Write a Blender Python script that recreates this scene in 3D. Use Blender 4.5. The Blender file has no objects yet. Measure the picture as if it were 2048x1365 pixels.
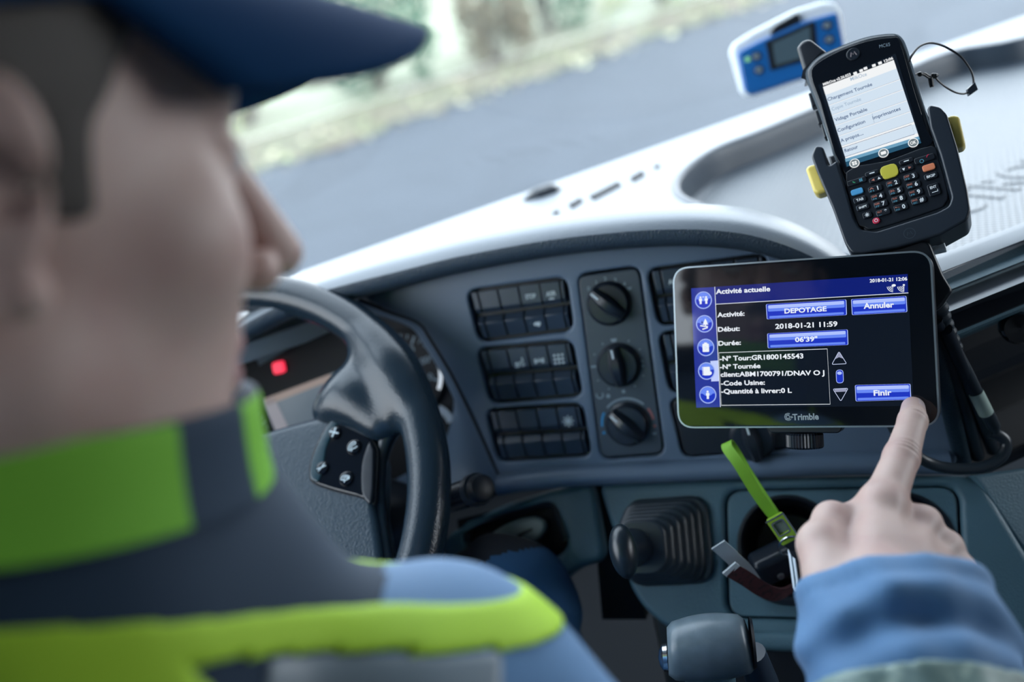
import bpy, bmesh, math, random
import numpy as np
from mathutils import Vector, Matrix

# ------------------------------------------------------------------ camera
F_PX, CX, CY = 1991.0, 1024.0, 682.5
UPK = Vector((-.207, .907, .364)).normalized()          # the world's vertical as the camera sees it
_F = Vector((0, 0, -1)); _F = (_F - UPK * _F.dot(UPK)).normalized()
_R = _F.cross(UPK).normalized()
K2W = Matrix((_R, _F, UPK))                              # camera axes -> world axes (X right, Y forward, Z up)
CAM = Vector((0, 0, 1.30))                               # above the cab floor
cam_data = bpy.data.cameras.new('camera')
cam = bpy.data.objects.new('camera', cam_data)
bpy.context.scene.collection.objects.link(cam)
cam.matrix_world = Matrix.Translation(CAM) @ K2W.to_4x4()
cam_data.sensor_width = 36.0
cam_data.lens = 36.0 * F_PX / 2048.0
cam_data.clip_start = .02
cam_data.clip_end = 200
cam_data.dof.use_dof = True
cam_data.dof.focus_distance = .705
cam_data.dof.aperture_fstop = 2.8
S = bpy.context.scene
S.camera = cam
# ------------------------------------------------------------------ sky and exposure
wd = bpy.data.worlds.new('overcast_sky'); S.world = wd
wd.use_nodes = True
nt = wd.node_tree; nt.nodes.clear()
_o = nt.nodes.new('ShaderNodeOutputWorld'); _b = nt.nodes.new('ShaderNodeBackground')
_tc = nt.nodes.new('ShaderNodeTexCoord'); _sx = nt.nodes.new('ShaderNodeSeparateXYZ'); _cr = nt.nodes.new('ShaderNodeValToRGB')
nt.links.new(_tc.outputs['Generated'], _sx.inputs[0]); nt.links.new(_sx.outputs['Z'], _cr.inputs[0])
_cr.color_ramp.elements[0].position = 0.0; _cr.color_ramp.elements[0].color = (.91, .96, 1.0, 1)
_cr.color_ramp.elements[1].position = .7; _cr.color_ramp.elements[1].color = (.76, .88, 1.0, 1)
nt.links.new(_cr.outputs[0], _b.inputs['Color']); nt.links.new(_b.outputs[0], _o.inputs['Surface'])
SKY = 3.0
_b.inputs['Strength'].default_value = SKY
S.view_settings.view_transform = 'Standard'
S.view_settings.look = 'None'
S.view_settings.gamma = 1
S.view_settings.exposure = 1.0
S.cycles.max_bounces = 6
S.cycles.transparent_max_bounces = 12
S.cycles.caustics_reflective = False
S.cycles.caustics_refractive = False

# ------------------------------------------------------------------ measuring helpers
def kv(x, y, z): return K2W @ Vector((x, y, z))          # direction
def kp(x, y, d): return CAM + K2W @ Vector((x, y, -d))    # point by camera x, y and distance
def P(px, py, d): return kp((px - CX) / F_PX * d, (CY - py) / F_PX * d, d)
def ray(px, py): return K2W @ Vector(((px - CX) / F_PX, (CY - py) / F_PX, -1))
def to_px(p):
    q = K2W.transposed() @ (Vector(p) - CAM)
    return CX + F_PX * q.x / -q.z, CY - F_PX * q.y / -q.z, -q.z

class Frame:
    """a flat reference frame in the cab: origin, across (u), up the face (v), out of it (n)"""
    def __init__(s, o, u, v):
        s.o = Vector(o); s.u = Vector(u).normalized()
        s.n = s.u.cross(Vector(v)).normalized(); s.v = s.n.cross(s.u).normalized()
        m = Matrix((s.u, s.v, s.n)).transposed().to_4x4()
        m.translation = s.o; s.m = m; s.mi = m.inverted()
    def at(s, px, py, c=0.0):
        d = ray(px, py); t = ((s.o + s.n * c - CAM).dot(s.n)) / d.dot(s.n)
        q = s.mi @ (CAM + d * t); return (q.x, q.y)
    def at3(s, px, py, c=0.0):
        a = s.at(px, py, c); return Vector((a[0], a[1], c))
    def poly(s, pts, c=0.0): return [s.at(x, y, c) for x, y in pts]
    def w(s, a, b, c=0.0): return s.m @ Vector((a, b, c))
    def shifted(s, a=0, b=0, c=0): return Frame(s.w(a, b, c), s.u, s.v)
    def mid(s, pts, c=0.0):
        q = s.poly(pts, c); return (sum(a for a, b in q) / len(q), sum(b for a, b in q) / len(q))
IDENT = Frame((0, 0, 0), (1, 0, 0), (0, 1, 0))

# ------------------------------------------------------------------ materials
def mat(name, col, rough=.5, metal=0, spec=.5, emit=None, es=1.0, bump=None, coat=0, noise=None, sheen=0, sub=0):
    m = bpy.data.materials.new(name); m.use_nodes = True
    n = m.node_tree.nodes; l = m.node_tree.links; b = n['Principled BSDF']
    b.inputs['Base Color'].default_value = (*col, 1); b.inputs['Roughness'].default_value = rough
    b.inputs['Metallic'].default_value = metal; b.inputs['Specular IOR Level'].default_value = spec
    b.inputs['Coat Weight'].default_value = coat; b.inputs['Coat Roughness'].default_value = .08
    b.inputs['Sheen Weight'].default_value = sheen
    if sub:
        b.inputs['Subsurface Weight'].default_value = sub; b.inputs['Subsurface Radius'].default_value = (.006, .003, .0015)
        b.inputs['Subsurface Scale'].default_value = 1.0
    if emit:
        b.inputs['Emission Color'].default_value = (*emit, 1); b.inputs['Emission Strength'].default_value = es * .5
    tc = n.new('ShaderNodeTexCoord') if (bump or noise) else None
    if noise:   # (scale, colour two, low, high)
        t = n.new('ShaderNodeTexNoise'); t.inputs['Scale'].default_value = noise[0]; t.inputs['Detail'].default_value = 4
        r = n.new('ShaderNodeValToRGB'); r.color_ramp.elements[0].position = noise[2]; r.color_ramp.elements[1].position = noise[3]
        r.color_ramp.elements[0].color = (*col, 1); r.color_ramp.elements[1].color = (*noise[1], 1)
        l.new(tc.outputs['Object'], t.inputs['Vector']); l.new(t.outputs['Fac'], r.inputs[0]); l.new(r.outputs[0], b.inputs['Base Color'])
    if bump:    # (kind, scale, strength, distance)
        kind, sc, st, di = bump
        if kind == 'grain':
            t = n.new('ShaderNodeTexVoronoi'); t.feature = 'SMOOTH_F1'; t.inputs['Scale'].default_value = sc; out = t.outputs['Distance']
        else:
            t = n.new('ShaderNodeTexNoise'); t.inputs['Scale'].default_value = sc; t.inputs['Detail'].default_value = 3; out = t.outputs['Fac']
        bp = n.new('ShaderNodeBump'); bp.inputs['Strength'].default_value = st; bp.inputs['Distance'].default_value = di
        l.new(tc.outputs['Object'], t.inputs['Vector']); l.new(out, bp.inputs['Height']); l.new(bp.outputs[0], b.inputs['Normal'])
    return m

# ------------------------------------------------------------------ mesh helpers
def smooth_path(pts, n=6, closed=False):
    pts = [Vector(p) for p in pts]; N = len(pts); out = []
    rng = range(N) if closed else range(N - 1)
    for i in rng:
        p1, p2 = pts[i], pts[(i + 1) % N]
        p0 = pts[i - 1] if (i > 0 or closed) else p1 * 2 - p2
        p3 = pts[(i + 2) % N] if (i + 2 < N or closed) else p2 * 2 - p1
        for k in range(n):
            t = k / n
            out.append(.5 * ((2 * p1) + (p2 - p0) * t + (2 * p0 - 5 * p1 + 4 * p2 - p3) * t * t + (3 * p1 - p0 - 3 * p2 + p3) * t ** 3))
    if not closed: out.append(pts[-1])
    return out
def sm2(pts, n=6, closed=True): return [(p.x, p.y) for p in smooth_path([(a, b, 0) for a, b in pts], n, closed)]
def rrect(x0, y0, x1, y1, r, n=5):
    out = []
    for cx, cy, a0 in ((x1 - r, y1 - r, 0), (x0 + r, y1 - r, 90), (x0 + r, y0 + r, 180), (x1 - r, y0 + r, 270)):
        for i in range(n + 1):
            a = math.radians(a0 + 90 * i / n); out.append((cx + r * math.cos(a), cy + r * math.sin(a)))
    return out
def round_poly(pts, r, n=5):
    """round the corners of a polygon (2-D)"""
    out = []; N = len(pts); pts = [Vector(p) for p in pts]
    rr = r if isinstance(r, (list, tuple)) else [r] * N
    for i in range(N):
        p, a, b = pts[i], pts[i - 1], pts[(i + 1) % N]
        da, db = (a - p), (b - p); k = min(rr[i], da.length * .48, db.length * .48)
        s, e = p + da.normalized() * k, p + db.normalized() * k
        for j in range(n + 1):
            t = j / n; q = s * (1 - t) ** 2 + p * 2 * t * (1 - t) + e * t * t; out.append((q.x, q.y))
    return out
def circle(cx, cy, r, n=28, ry=None, a0=0, a1=360):
    full = abs(a1 - a0) >= 360
    k = n if full else n + 1
    return [(cx + r * math.cos(math.radians(a0 + (a1 - a0) * i / n)), cy + (ry or r) * math.sin(math.radians(a0 + (a1 - a0) * i / n))) for i in range(k)]

_fontcache = {}
def text_mesh(s, bold=0.0):
    key = (s, bold)
    if key not in _fontcache:
        c = bpy.data.curves.new('lettering', 'FONT'); c.body = s; c.size = 1; c.offset = bold; c.resolution_u = 3; c.fill_mode = 'FRONT'
        o = bpy.data.objects.new('lettering', c); me = o.to_mesh()
        v = [(p.co.x, p.co.y) for p in me.vertices]; f = [tuple(p.vertices) for p in me.polygons]
        o.to_mesh_clear(); bpy.data.objects.remove(o); bpy.data.curves.remove(c)
        x0 = min(a for a, b in v); x1 = max(a for a, b in v)
        _fontcache[key] = ([((a - x0), b) for a, b in v], f, x1 - x0)
    return _fontcache[key]

class MB:
    """collects shapes into one mesh; slot = material index"""
    def __init__(s): s.v = []; s.f = []; s.mi = []; s.wn = False
    def add(s, vs, fs, slot=0, m=None):
        k = len(s.v)
        s.v += [tuple(m @ Vector(p)) if m is not None else tuple(p) for p in vs]
        s.f += [tuple(i + k for i in f) for f in fs]; s.mi += [slot] * len(fs); return s
    def mesh(s, me, slot=0, m=None):
        s.add([v.co.copy() for v in me.vertices], [tuple(p.vertices) for p in me.polygons], slot, m); return s
    def plate(s, outline, z0, z1, bevel=0.0, holes=(), slot=0, res=2, m=None):
        """flat slab between z0 and z1 with rounded edges and holes"""
        c = bpy.data.curves.new('slab', 'CURVE'); c.dimensions = '2D'; c.fill_mode = 'BOTH'
        for ring in [outline] + list(holes):
            sp = c.splines.new('POLY'); sp.points.add(len(ring) - 1); sp.use_cyclic_u = True
            for p, q in zip(sp.points, ring): p.co = (q[0], q[1], 0, 1)
        s.wn = s.wn or bevel > 0
        t = (z1 - z0) / 2; bv = min(bevel, t * .99)
        c.extrude = t - bv; c.bevel_depth = bv; c.bevel_resolution = res; c.offset = -bv
        o = bpy.data.objects.new('slab', c); me = o.to_mesh()
        mm = Matrix.Translation((0, 0, (z0 + z1) / 2))
        if m is not None: mm = m @ mm
        s.mesh(me, slot, mm); o.to_mesh_clear(); bpy.data.objects.remove(o); bpy.data.curves.remove(c); return s
    def flat(s, pts, z, slot=0, m=None):
        s.add([(a, b, z) for a, b in pts], [tuple(range(len(pts)))], slot, m); return s
    def line(s, a, b, w, z, slot=0, m=None):
        a = Vector(a); b = Vector(b); d = (b - a).normalized(); n = Vector((-d.y, d.x)) * (w / 2); e = d * (w / 2)
        return s.flat([(a - n - e)[:2], (b - n + e)[:2], (b + n + e)[:2], (a + n - e)[:2]], z, slot, m)
    def stroke(s, pts, w, z, slot=0, closed=False):
        pts = [Vector(p[:2]) for p in pts]; N = len(pts); L = []; Rr = []
        for i in range(N):
            a = pts[i - 1] if (i > 0 or closed) else pts[i]; b = pts[(i + 1) % N] if (i + 1 < N or closed) else pts[i]
            d = (b - a).normalized(); n = Vector((-d.y, d.x)) * (w / 2); L.append(pts[i] + n); Rr.append(pts[i] - n)
        k = N if closed else N - 1
        s.add([(p.x, p.y, z) for p in L + Rr], [(N + i, N + (i + 1) % N, (i + 1) % N, i) for i in range(k)], slot); return s
    def text(s, body, a, b, cap, z, slot=0, bold=0.0, align='fit', m=None):
        """lettering along the line a-b; cap = height of a capital"""
        v, f, w = text_mesh(body, bold); a = Vector(a); b = Vector(b); d = b - a; L = d.length; d.normalize(); n = Vector((-d.y, d.x))
        sy = cap / .70; sx = L / w if align == 'fit' else sy
        if align == 'mid': a = (a + b) / 2 - d * (w * sx / 2)
        s.add([(*(a + d * (x * sx) + n * (y * sy)), z) for x, y in v], f, slot, m); return s
    def tube(s, pts, r, n=10, slot=0, cap=True, sub=0, flat=None, upv=None):
        """sweep of a circle (or an ellipse: flat = second radius) along a path"""
        pts = [Vector(p) for p in pts]
        if sub: pts = smooth_path(pts, sub)
        N = len(pts); rs = r if isinstance(r, (list, tuple)) else [r] * N
        if len(rs) != N: rs = [rs[min(int(i / (N - 1) * (len(rs) - 1)), len(rs) - 2)] * (1 - (i / (N - 1) * (len(rs) - 1) - min(int(i / (N - 1) * (len(rs) - 1)), len(rs) - 2))) + rs[min(int(i / (N - 1) * (len(rs) - 1)), len(rs) - 2) + 1] * (i / (N - 1) * (len(rs) - 1) - min(int(i / (N - 1) * (len(rs) - 1)), len(rs) - 2)) for i in range(N)]
        tang = [(pts[min(i + 1, N - 1)] - pts[max(i - 1, 0)]).normalized() for i in range(N)]
        ref = Vector(upv) if upv else (Vector((0, 0, 1)) if abs(tang[0].z) < .9 else Vector((1, 0, 0)))
        a = tang[0].cross(ref).normalized(); vs = []
        for i in range(N):
            a = (a - tang[i] * a.dot(tang[i])).normalized(); b = a.cross(tang[i])
            for k in range(n):
                th = 2 * math.pi * k / n
                vs.append(pts[i] + a * (math.cos(th) * rs[i]) + b * (math.sin(th) * (flat if flat else rs[i])))
        fs = [(i * n + k, i * n + (k + 1) % n, (i + 1) * n + (k + 1) % n, (i + 1) * n + k) for i in range(N - 1) for k in range(n)]
        if cap: fs += [tuple(range(n - 1, -1, -1)), tuple((N - 1) * n + k for k in range(n))]
        s.add(vs, fs, slot); return s
    def lathe(s, prof, n=32, slot=0, m=None, cap=True):
        """profile [(radius, z)] turned round z"""
        vs = []; 
        for r, z in prof:
            for k in range(n): vs.append((r * math.cos(2 * math.pi * k / n), r * math.sin(2 * math.pi * k / n), z))
        fs = [(i * n + k, i * n + (k + 1) % n, (i + 1) * n + (k + 1) % n, (i + 1) * n + k) for i in range(len(prof) - 1) for k in range(n)]
        if cap: fs += [tuple(range(n - 1, -1, -1)), tuple((len(prof) - 1) * n + k for k in range(n))]
        s.add(vs, fs, slot, m); return s
    def loft(s, rings, slot=0, closed=True, cap=False, m=None):
        n = len(rings[0]); vs = [p for r in rings for p in r]; k2 = n if closed else n - 1
        fs = [(i * n + k, i * n + (k + 1) % n, (i + 1) * n + (k + 1) % n, (i + 1) * n + k) for i in range(len(rings) - 1) for k in range(k2)]
        if cap: fs += [tuple(range(n - 1, -1, -1)), tuple((len(rings) - 1) * n + k for k in range(n))]
        s.add(vs, fs, slot, m); return s
    def ball(s, c, r, n=16, slot=0, m=None):
        r = r if isinstance(r, (tuple, list)) else (r, r, r); vs = []; fs = []; h = n // 2
        for i in range(h + 1):
            for k in range(n):
                a = math.pi * i / h; b = 2 * math.pi * k / n
                vs.append((c[0] + r[0] * math.sin(a) * math.cos(b), c[1] + r[1] * math.sin(a) * math.sin(b), c[2] - r[2] * math.cos(a)))
        for i in range(h):
            for k in range(n): fs.append((i * n + k, i * n + (k + 1) % n, (i + 1) * n + (k + 1) % n, (i + 1) * n + k))
        s.add(vs, fs, slot, m); return s
    def build(s, name, mats, parent=None, frame=None, sharp=35, solid=0.0, subsurf=0, kind=None, weld=True, origin=None):
        me = bpy.data.meshes.new(name)
        W = (frame.m if frame else Matrix.Identity(4)).copy()
        vs = s.v
        if frame is None and vs:
            o = Vector(origin) if origin is not None else Vector(np.array(vs).mean(0))
            vs = [(p[0] - o.x, p[1] - o.y, p[2] - o.z) for p in vs]; W = Matrix.Translation(o)
        me.from_pydata(vs, [], s.f)
        for m in (mats if isinstance(mats, (list, tuple)) else [mats]): me.materials.append(m)
        me.polygons.foreach_set('material_index', s.mi)
        if weld:
            bm = bmesh.new(); bm.from_mesh(me); bmesh.ops.remove_doubles(bm, verts=bm.verts, dist=2e-6)
            bmesh.ops.recalc_face_normals(bm, faces=bm.faces) if solid is not None else None
            bm.to_mesh(me); bm.free()
        me.shade_smooth(); me.set_sharp_from_angle(angle=math.radians(sharp))
        o = link(bpy.data.objects.new(name, me), parent, W)
        if solid:
            md = o.modifiers.new('thickness', 'SOLIDIFY'); md.thickness = solid; md.offset = -1
        if subsurf:
            md = o.modifiers.new('smooth', 'SUBSURF'); md.levels = subsurf; md.render_levels = subsurf
        if s.wn:
            md = o.modifiers.new('flat_faces', 'WEIGHTED_NORMAL'); md.mode = 'FACE_AREA'; md.weight = 80; md.keep_sharp = True
        if kind: o['kind'] = kind
        return o

WM = {}
def link(o, parent, W):
    S.collection.objects.link(o); WM[o] = W.copy()
    if parent is not None:
        o.parent = parent; o.matrix_basis = WM[parent].inverted() @ W
    else:
        o.matrix_basis = W
    return o
def tag(o, label, cat, group=None):
    o['label'] = label; o['category'] = cat
    if group: o['group'] = group
    return o
def thing(name, label, cat, frame=None, loc=None, group=None):
    o = bpy.data.objects.new(name, None); o.empty_display_size = .03
    W = frame.m.copy() if frame else Matrix.Translation(Vector(loc))
    link(o, None, W); return tag(o, label, cat, group)

# ------------------------------------------------------------------ smooth solids from distance fields
def smin(a, b, k):
    h = np.clip(.5 + .5 * (b - a) / k, 0, 1); return b * (1 - h) + a * h - k * h * (1 - h)
def smax(a, b, k): return -smin(-a, -b, k)
def sd_cone(p, a, b, ra, rb):
    a = np.array(a, float); b = np.array(b, float); d = b - a; L2 = d @ d
    t = np.clip(((p - a) @ d) / L2, 0, 1)
    return np.linalg.norm(p - (a + t[:, None] * d), axis=1) - (ra + (rb - ra) * t)
def sd_ell(p, c, r, R=None):
    q = p - np.array(c, float)
    if R is not None: q = q @ np.array(R, float)      # columns of R = axes
    r = np.array(r, float); k0 = np.linalg.norm(q / r, axis=1); k1 = np.linalg.norm(q / (r * r), axis=1)
    return k0 * (k0 - 1) / np.maximum(k1, 1e-9)
def sd_box(p, c, h, rad, R=None):
    q = p - np.array(c, float)
    if R is not None: q = q @ np.array(R, float)
    q = np.abs(q) - (np.array(h, float) - rad)
    return np.linalg.norm(np.maximum(q, 0), axis=1) + np.minimum(q.max(1), 0) - rad
def surface(sdf, lo, hi, h, slack=1.35):
    """quads over the zero surface of a distance field (surface nets, only near the surface)"""
    lo = np.array(lo, float); hi = np.array(hi, float); B = 8; H = B * h
    nb = np.maximum(np.ceil((hi - lo) / H).astype(int), 1)
    bx = np.stack(np.meshgrid(*[np.arange(k) for k in nb], indexing='ij'), -1).reshape(-1, 3)
    ctr = lo + (bx + .5) * H
    dv = np.concatenate([sdf(c) for c in np.array_split(ctr, max(1, len(ctr) // 60000))])
    bx = bx[np.abs(dv) < H * .87 * slack]
    g = np.stack(np.meshgrid(*[np.arange(B + 1)] * 3, indexing='ij'), -1).reshape(-1, 3)
    off = np.array([(i, j, k) for i in (0, 1) for j in (0, 1) for k in (0, 1)])
    edges = [(a, b) for a in range(8) for b in range(a + 1, 8) if np.abs(off[a] - off[b]).sum() == 1]
    K = np.int64(nb.max() * B + 4); V = []; Q = []; KEY = []
    for bs in np.array_split(bx, max(1, len(bx) // 150)):
        if not len(bs): continue
        gi = bs[:, None, :] * B + g[None]
        val = sdf((lo + gi.reshape(-1, 3) * h)).reshape(len(bs), B + 1, B + 1, B + 1)
        cs = np.stack([val[:, i:i + B, j:j + B, k:k + B] for i, j, k in off], -1)
        sg = cs < 0; m = sg.any(-1) & ~sg.all(-1)
        w = np.argwhere(m)
        if not len(w): continue
        c = cs[m]; cell = bs[w[:, 0]] * B + w[:, 1:]
        acc = np.zeros((len(w), 3)); cnt = np.zeros(len(w))
        for a, b in edges:
            x = (c[:, a] < 0) != (c[:, b] < 0); t = np.where(x, c[:, a] / np.where(x, c[:, a] - c[:, b], 1), 0)
            acc += np.where(x[:, None], off[a] + t[:, None] * (off[b] - off[a]), 0); cnt += x
        V.append(lo + (cell + acc / cnt[:, None]) * h); KEY.append((cell[:, 0] * K + cell[:, 1]) * K + cell[:, 2])
        for ax, (e1, e2) in enumerate(((1, 2), (2, 0), (0, 1))):
            b = [4, 2, 1][ax]; s0 = c[:, 0] < 0; x = s0 != (c[:, b] < 0)
            cc = cell[x]; fl = s0[x]
            d1 = np.eye(3, dtype=int)[e1]; d2 = np.eye(3, dtype=int)[e2]
            q = np.stack([cc, cc - d1, cc - d1 - d2, cc - d2], 1)
            q[~fl] = q[~fl][:, ::-1]
            Q.append((q[..., 0] * K + q[..., 1]) * K + q[..., 2])
    V = np.concatenate(V); KEY = np.concatenate(KEY); Q = np.concatenate(Q)
    o = np.argsort(KEY); ks = KEY[o]; V = V[o]
    i = np.searchsorted(ks, Q); i = np.minimum(i, len(ks) - 1); ok = (ks[i] == Q).all(1)
    return V, i[ok]
def build_surface(name, V, Q, mats, parent=None, slots=None, kind=None):
    """V in world metres"""
    o = V.mean(0); me = bpy.data.meshes.new(name)
    me.from_pydata((V - o).tolist(), [], Q.tolist())
    for m in (mats if isinstance(mats, (list, tuple)) else [mats]): me.materials.append(m)
    if slots is not None: me.polygons.foreach_set('material_index', slots.astype(int).tolist())
    me.shade_smooth()
    ob = link(bpy.data.objects.new(name, me), parent, Matrix.Translation(Vector(o)))
    if kind: ob['kind'] = kind
    return ob
KM = np.array(K2W); CAMN = np.array(CAM)
def k2w(V): return V @ KM.T + CAMN                        # camera-measured points -> world
def kpx(px, py, d): return np.array([(px - CX) / F_PX * d, (CY - py) / F_PX * d, -d])
# ------------------------------------------------------------------ palette
M = {}
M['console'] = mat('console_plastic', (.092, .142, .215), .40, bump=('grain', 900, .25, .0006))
M['dashtop'] = mat('dash_top_plastic', (.175, .205, .24), .36, bump=('grain', 700, .25, .0005), spec=.8)  # lightened to carry the sky's glancing sheen on the top
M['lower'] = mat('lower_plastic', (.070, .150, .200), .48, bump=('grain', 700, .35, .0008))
M['black'] = mat('black_plastic', (.006, .010, .017), .38)
M['blacks'] = mat('black_satin', (.010, .016, .026), .30)
M['gloss'] = mat('black_gloss', (.004, .006, .010), .06)
M['rubber'] = mat('rubber', (.020, .031, .043), .32)
M['leather'] = mat('grained_leather', (.013, .030, .047), .36, bump=('grain', 620, .35, .0008))
M['hoodedge'] = mat('shaded_hood_edge', (.030, .050, .075), .42, bump=('grain', 700, .5, .0010))  # leather grain, darkened for the shade on the hood's nose
M['rimtop'] = mat('wheel_rim', (.010, .021, .033), .24, bump=('grain', 650, .25, .0005))
M['switch'] = mat('switch_plastic', (.030, .047, .074), .30)
M['mark'] = mat('pale_print', (.55, .66, .72), .6)
M['markdim'] = mat('grey_print', (.20, .27, .33), .6)
M['blueprint'] = mat('blue_print', (.02, .25, .55), .5)
M['redprint'] = mat('red_print', (.32, .12, .12), .5)
M['chrome'] = mat('bright_metal', (.75, .80, .84), .18, 1)
M['steel'] = mat('dull_metal', (.45, .52, .58), .35, 1)
M['white'] = mat('white_plastic', (.80, .86, .90), .35)
M['void'] = mat('dark_recess', (.003, .005, .009), .7)

# ------------------------------------------------------------------ frames of the cab
def azim(a): a = math.radians(a); return Vector((math.cos(a), math.sin(a), 0)), Vector((-math.sin(a), math.cos(a), 0))
FC = Frame(kp(.0153, -.0274, .905), kv(.955, .115, .27), kv(-.14, .985, .095))         # console face
U18, V18 = azim(18); U26, V26 = azim(26)
TOPZ = CAM.z - .295
FH = Frame((0, 0, TOPZ), U18, V18)                                                      # level of the dash top
FW = Frame(P(1350, 322, 1.36), U26, Vector((0, 0, 1)) - V26 * .22)                       # windscreen
FL = Frame(P(1400, 962, .885), FC.u, FC.v * .94 - FC.n * .34)                            # lower panel
HB = Vector((-FC.n.x, -FC.n.y, 0)).normalized()

def struct(o): o['kind'] = 'structure'; return o
def slab(name, pts, z0, z1, m, frame, holes=()):
    return struct(MB().plate(pts, z0, z1, 0, holes).build(name, m, None, frame))

# ------------------------------------------------------------------ cab shell
m_lin = mat('headliner', (.42, .45, .48), .9)
m_wall = mat('cab_lining', (.10, .115, .135), .8)
m_floor = mat('rubber_floor', (.006, .008, .011), .8)
FX = Frame((0, 0, 0), (1, 0, 0), (0, 1, 0))
slab('floor', [(-1.05, -.95), (2.40, -.95), (2.40, 2.5), (-1.05, .85)], -.03, 0, m_floor, FX)
wl = FW.mi @ Vector((-1.05, 0, 0)); 
def ws_u(x):                                            # where the windscreen's foot meets a side wall
    return (x - FW.o.x) / FW.u.x
zt = .92
slab('ceiling', [(-1.05, -.95), (2.40, -.95), (2.40, 2.15), (-1.05, .47)], 2.0, 2.03, m_lin, FX)
FB = Frame((0, -.95, 0), (1, 0, 0), (0, 0, 1))
slab('wall_back', [(-1.05, 0), (2.40, 0), (2.40, 2.0), (-1.05, 2.0)], -.03, 0, mat('dark_lining', (.10, .115, .13), .8), FB)
FLW = Frame((-1.05, 0, 0), (0, -1, 0), (0, 0, 1))
slab('wall_left', [(-1.3, 0), (.95, 0), (.95, 2.0), (-1.1, 2.0)], -.03, 0, m_wall, FLW, holes=[rrect(-.95, 1.0, .45, 1.85, .08)])
FRW = Frame((2.40, 0, 0), (0, 1, 0), (0, 0, 1))
slab('wall_right', [(-.95, 0), (2.45, 0), (2.15, 2.0), (-.95, 2.0)], -.03, 0, m_wall, FRW, holes=[rrect(-.35, 1.0, 1.55, 1.85, .08)])
FFW = Frame((FW.o.x, FW.o.y, 0), U26, (0, 0, 1))
slab('wall_front', [(ws_u(-1.05), 0), (ws_u(2.40), 0), (ws_u(2.40), FW.o.z - .02), (ws_u(-1.05), FW.o.z - .02)], -.06, -.03, m_wall, FFW)

def glass(name):
    m = bpy.data.materials.new(name); m.use_nodes = True
    n = m.node_tree.nodes; l = m.node_tree.links; n.clear()
    o = n.new('ShaderNodeOutputMaterial'); t = n.new('ShaderNodeBsdfTransparent'); g = n.new('ShaderNodeBsdfGlossy')
    t.inputs[0].default_value = (.96, .97, .975, 1); g.inputs['Roughness'].default_value = .02
    lw = n.new('ShaderNodeLayerWeight'); lw.inputs['Blend'].default_value = .5; mx = n.new('ShaderNodeMixShader')
    pw = n.new('ShaderNodeMath'); pw.operation = 'POWER'; pw.inputs[1].default_value = 5.0; l.new(lw.outputs['Facing'], pw.inputs[0])
    fr = n.new('ShaderNodeMath'); fr.operation = 'MULTIPLY_ADD'; fr.inputs[1].default_value = .75; fr.inputs[2].default_value = .035; l.new(pw.outputs[0], fr.inputs[0])
    d = n.new('ShaderNodeBsdfTranslucent'); d.inputs[0].default_value = (.8, .9, 1, 1); mx2 = n.new('ShaderNodeMixShader')
    mx2.inputs[0].default_value = .008                      # translucent veil standing in for hazy dash reflections on the glass
    l.new(t.outputs[0], mx2.inputs[1]); l.new(d.outputs[0], mx2.inputs[2])
    l.new(fr.outputs[0], mx.inputs[0]); l.new(mx2.outputs[0], mx.inputs[1]); l.new(g.outputs[0], mx.inputs[2]); l.new(mx.outputs[0], o.inputs['Surface'])
    return m
M['glass'] = glass('windscreen_glass')
u0, u1 = ws_u(-1.03), ws_u(2.38)
struct(MB().plate([(u0, -.02), (u1, -.02), (u1, zt + .12), (u0, zt + .12)], 0, .006).build('window_1', M['glass'], None, FW))

# ------------------------------------------------------------------ outside: road, verge, hedge
GZ = -1.2
m_road = mat('asphalt', (.018, .027, .040), .75, noise=(1.2, (.026, .036, .051), .35, .7), bump=('noise', 60, .3, .01))
m_verge = mat('verge_ground', (.13, .135, .075), .9, noise=(.9, (.13, .10, .075), .4, .65), bump=('noise', 8, .5, .05))
m_bank = mat('bank_ground', (.26, .28, .19), .9, noise=(.6, (.20, .19, .13), .4, .65))
def ground_at(px, py, z=GZ):
    d = ray(px, py); t = (z - CAM.z) / d.z; return CAM + d * t
e0, e1 = ground_at(500, 352), ground_at(1440, 35)         # far edge of the road
ed = (e1 - e0); ed.z = 0; ed.normalize(); en = Vector((-ed.y, ed.x, 0))
FG = Frame((e0.x, e0.y, GZ), ed, en)
def gpatch(name, b0, b1, z, m, a0=-40, a1=60):
    g = MB(); N = 40
    N = 160 if name == 'verge' else 40; rj = random.Random(5); jit = [rj.uniform(-.45, .35) if name == 'verge' else 0 for i in range(N + 1)]
    g.loft([[(a0 + (a1 - a0) * i / N, b + (jit[i] if bi == 0 else 0), z(b) if callable(z) else z) for i in range(N + 1)] for bi, b in enumerate(np.linspace(b0, b1, 9))], closed=False)
    return struct(g.build(name, m, None, FG))
gpatch('road', -30, .9, 0, m_road)
gpatch('verge', .2, 3.2, lambda b: .02 + .03 * b, m_verge)
gpatch('bank', 3.2, 30, lambda b: .12 + .10 * (b - 3.2), m_bank)
m_leaf = [mat('pale_leaves', (.29, .33, .15), .7), mat('green_leaves', (.06, .125, .07), .7), mat('russet_leaves', (.15, .125, .075), .7)]
m_twig = mat('twigs', (.16, .14, .12), .9)
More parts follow.
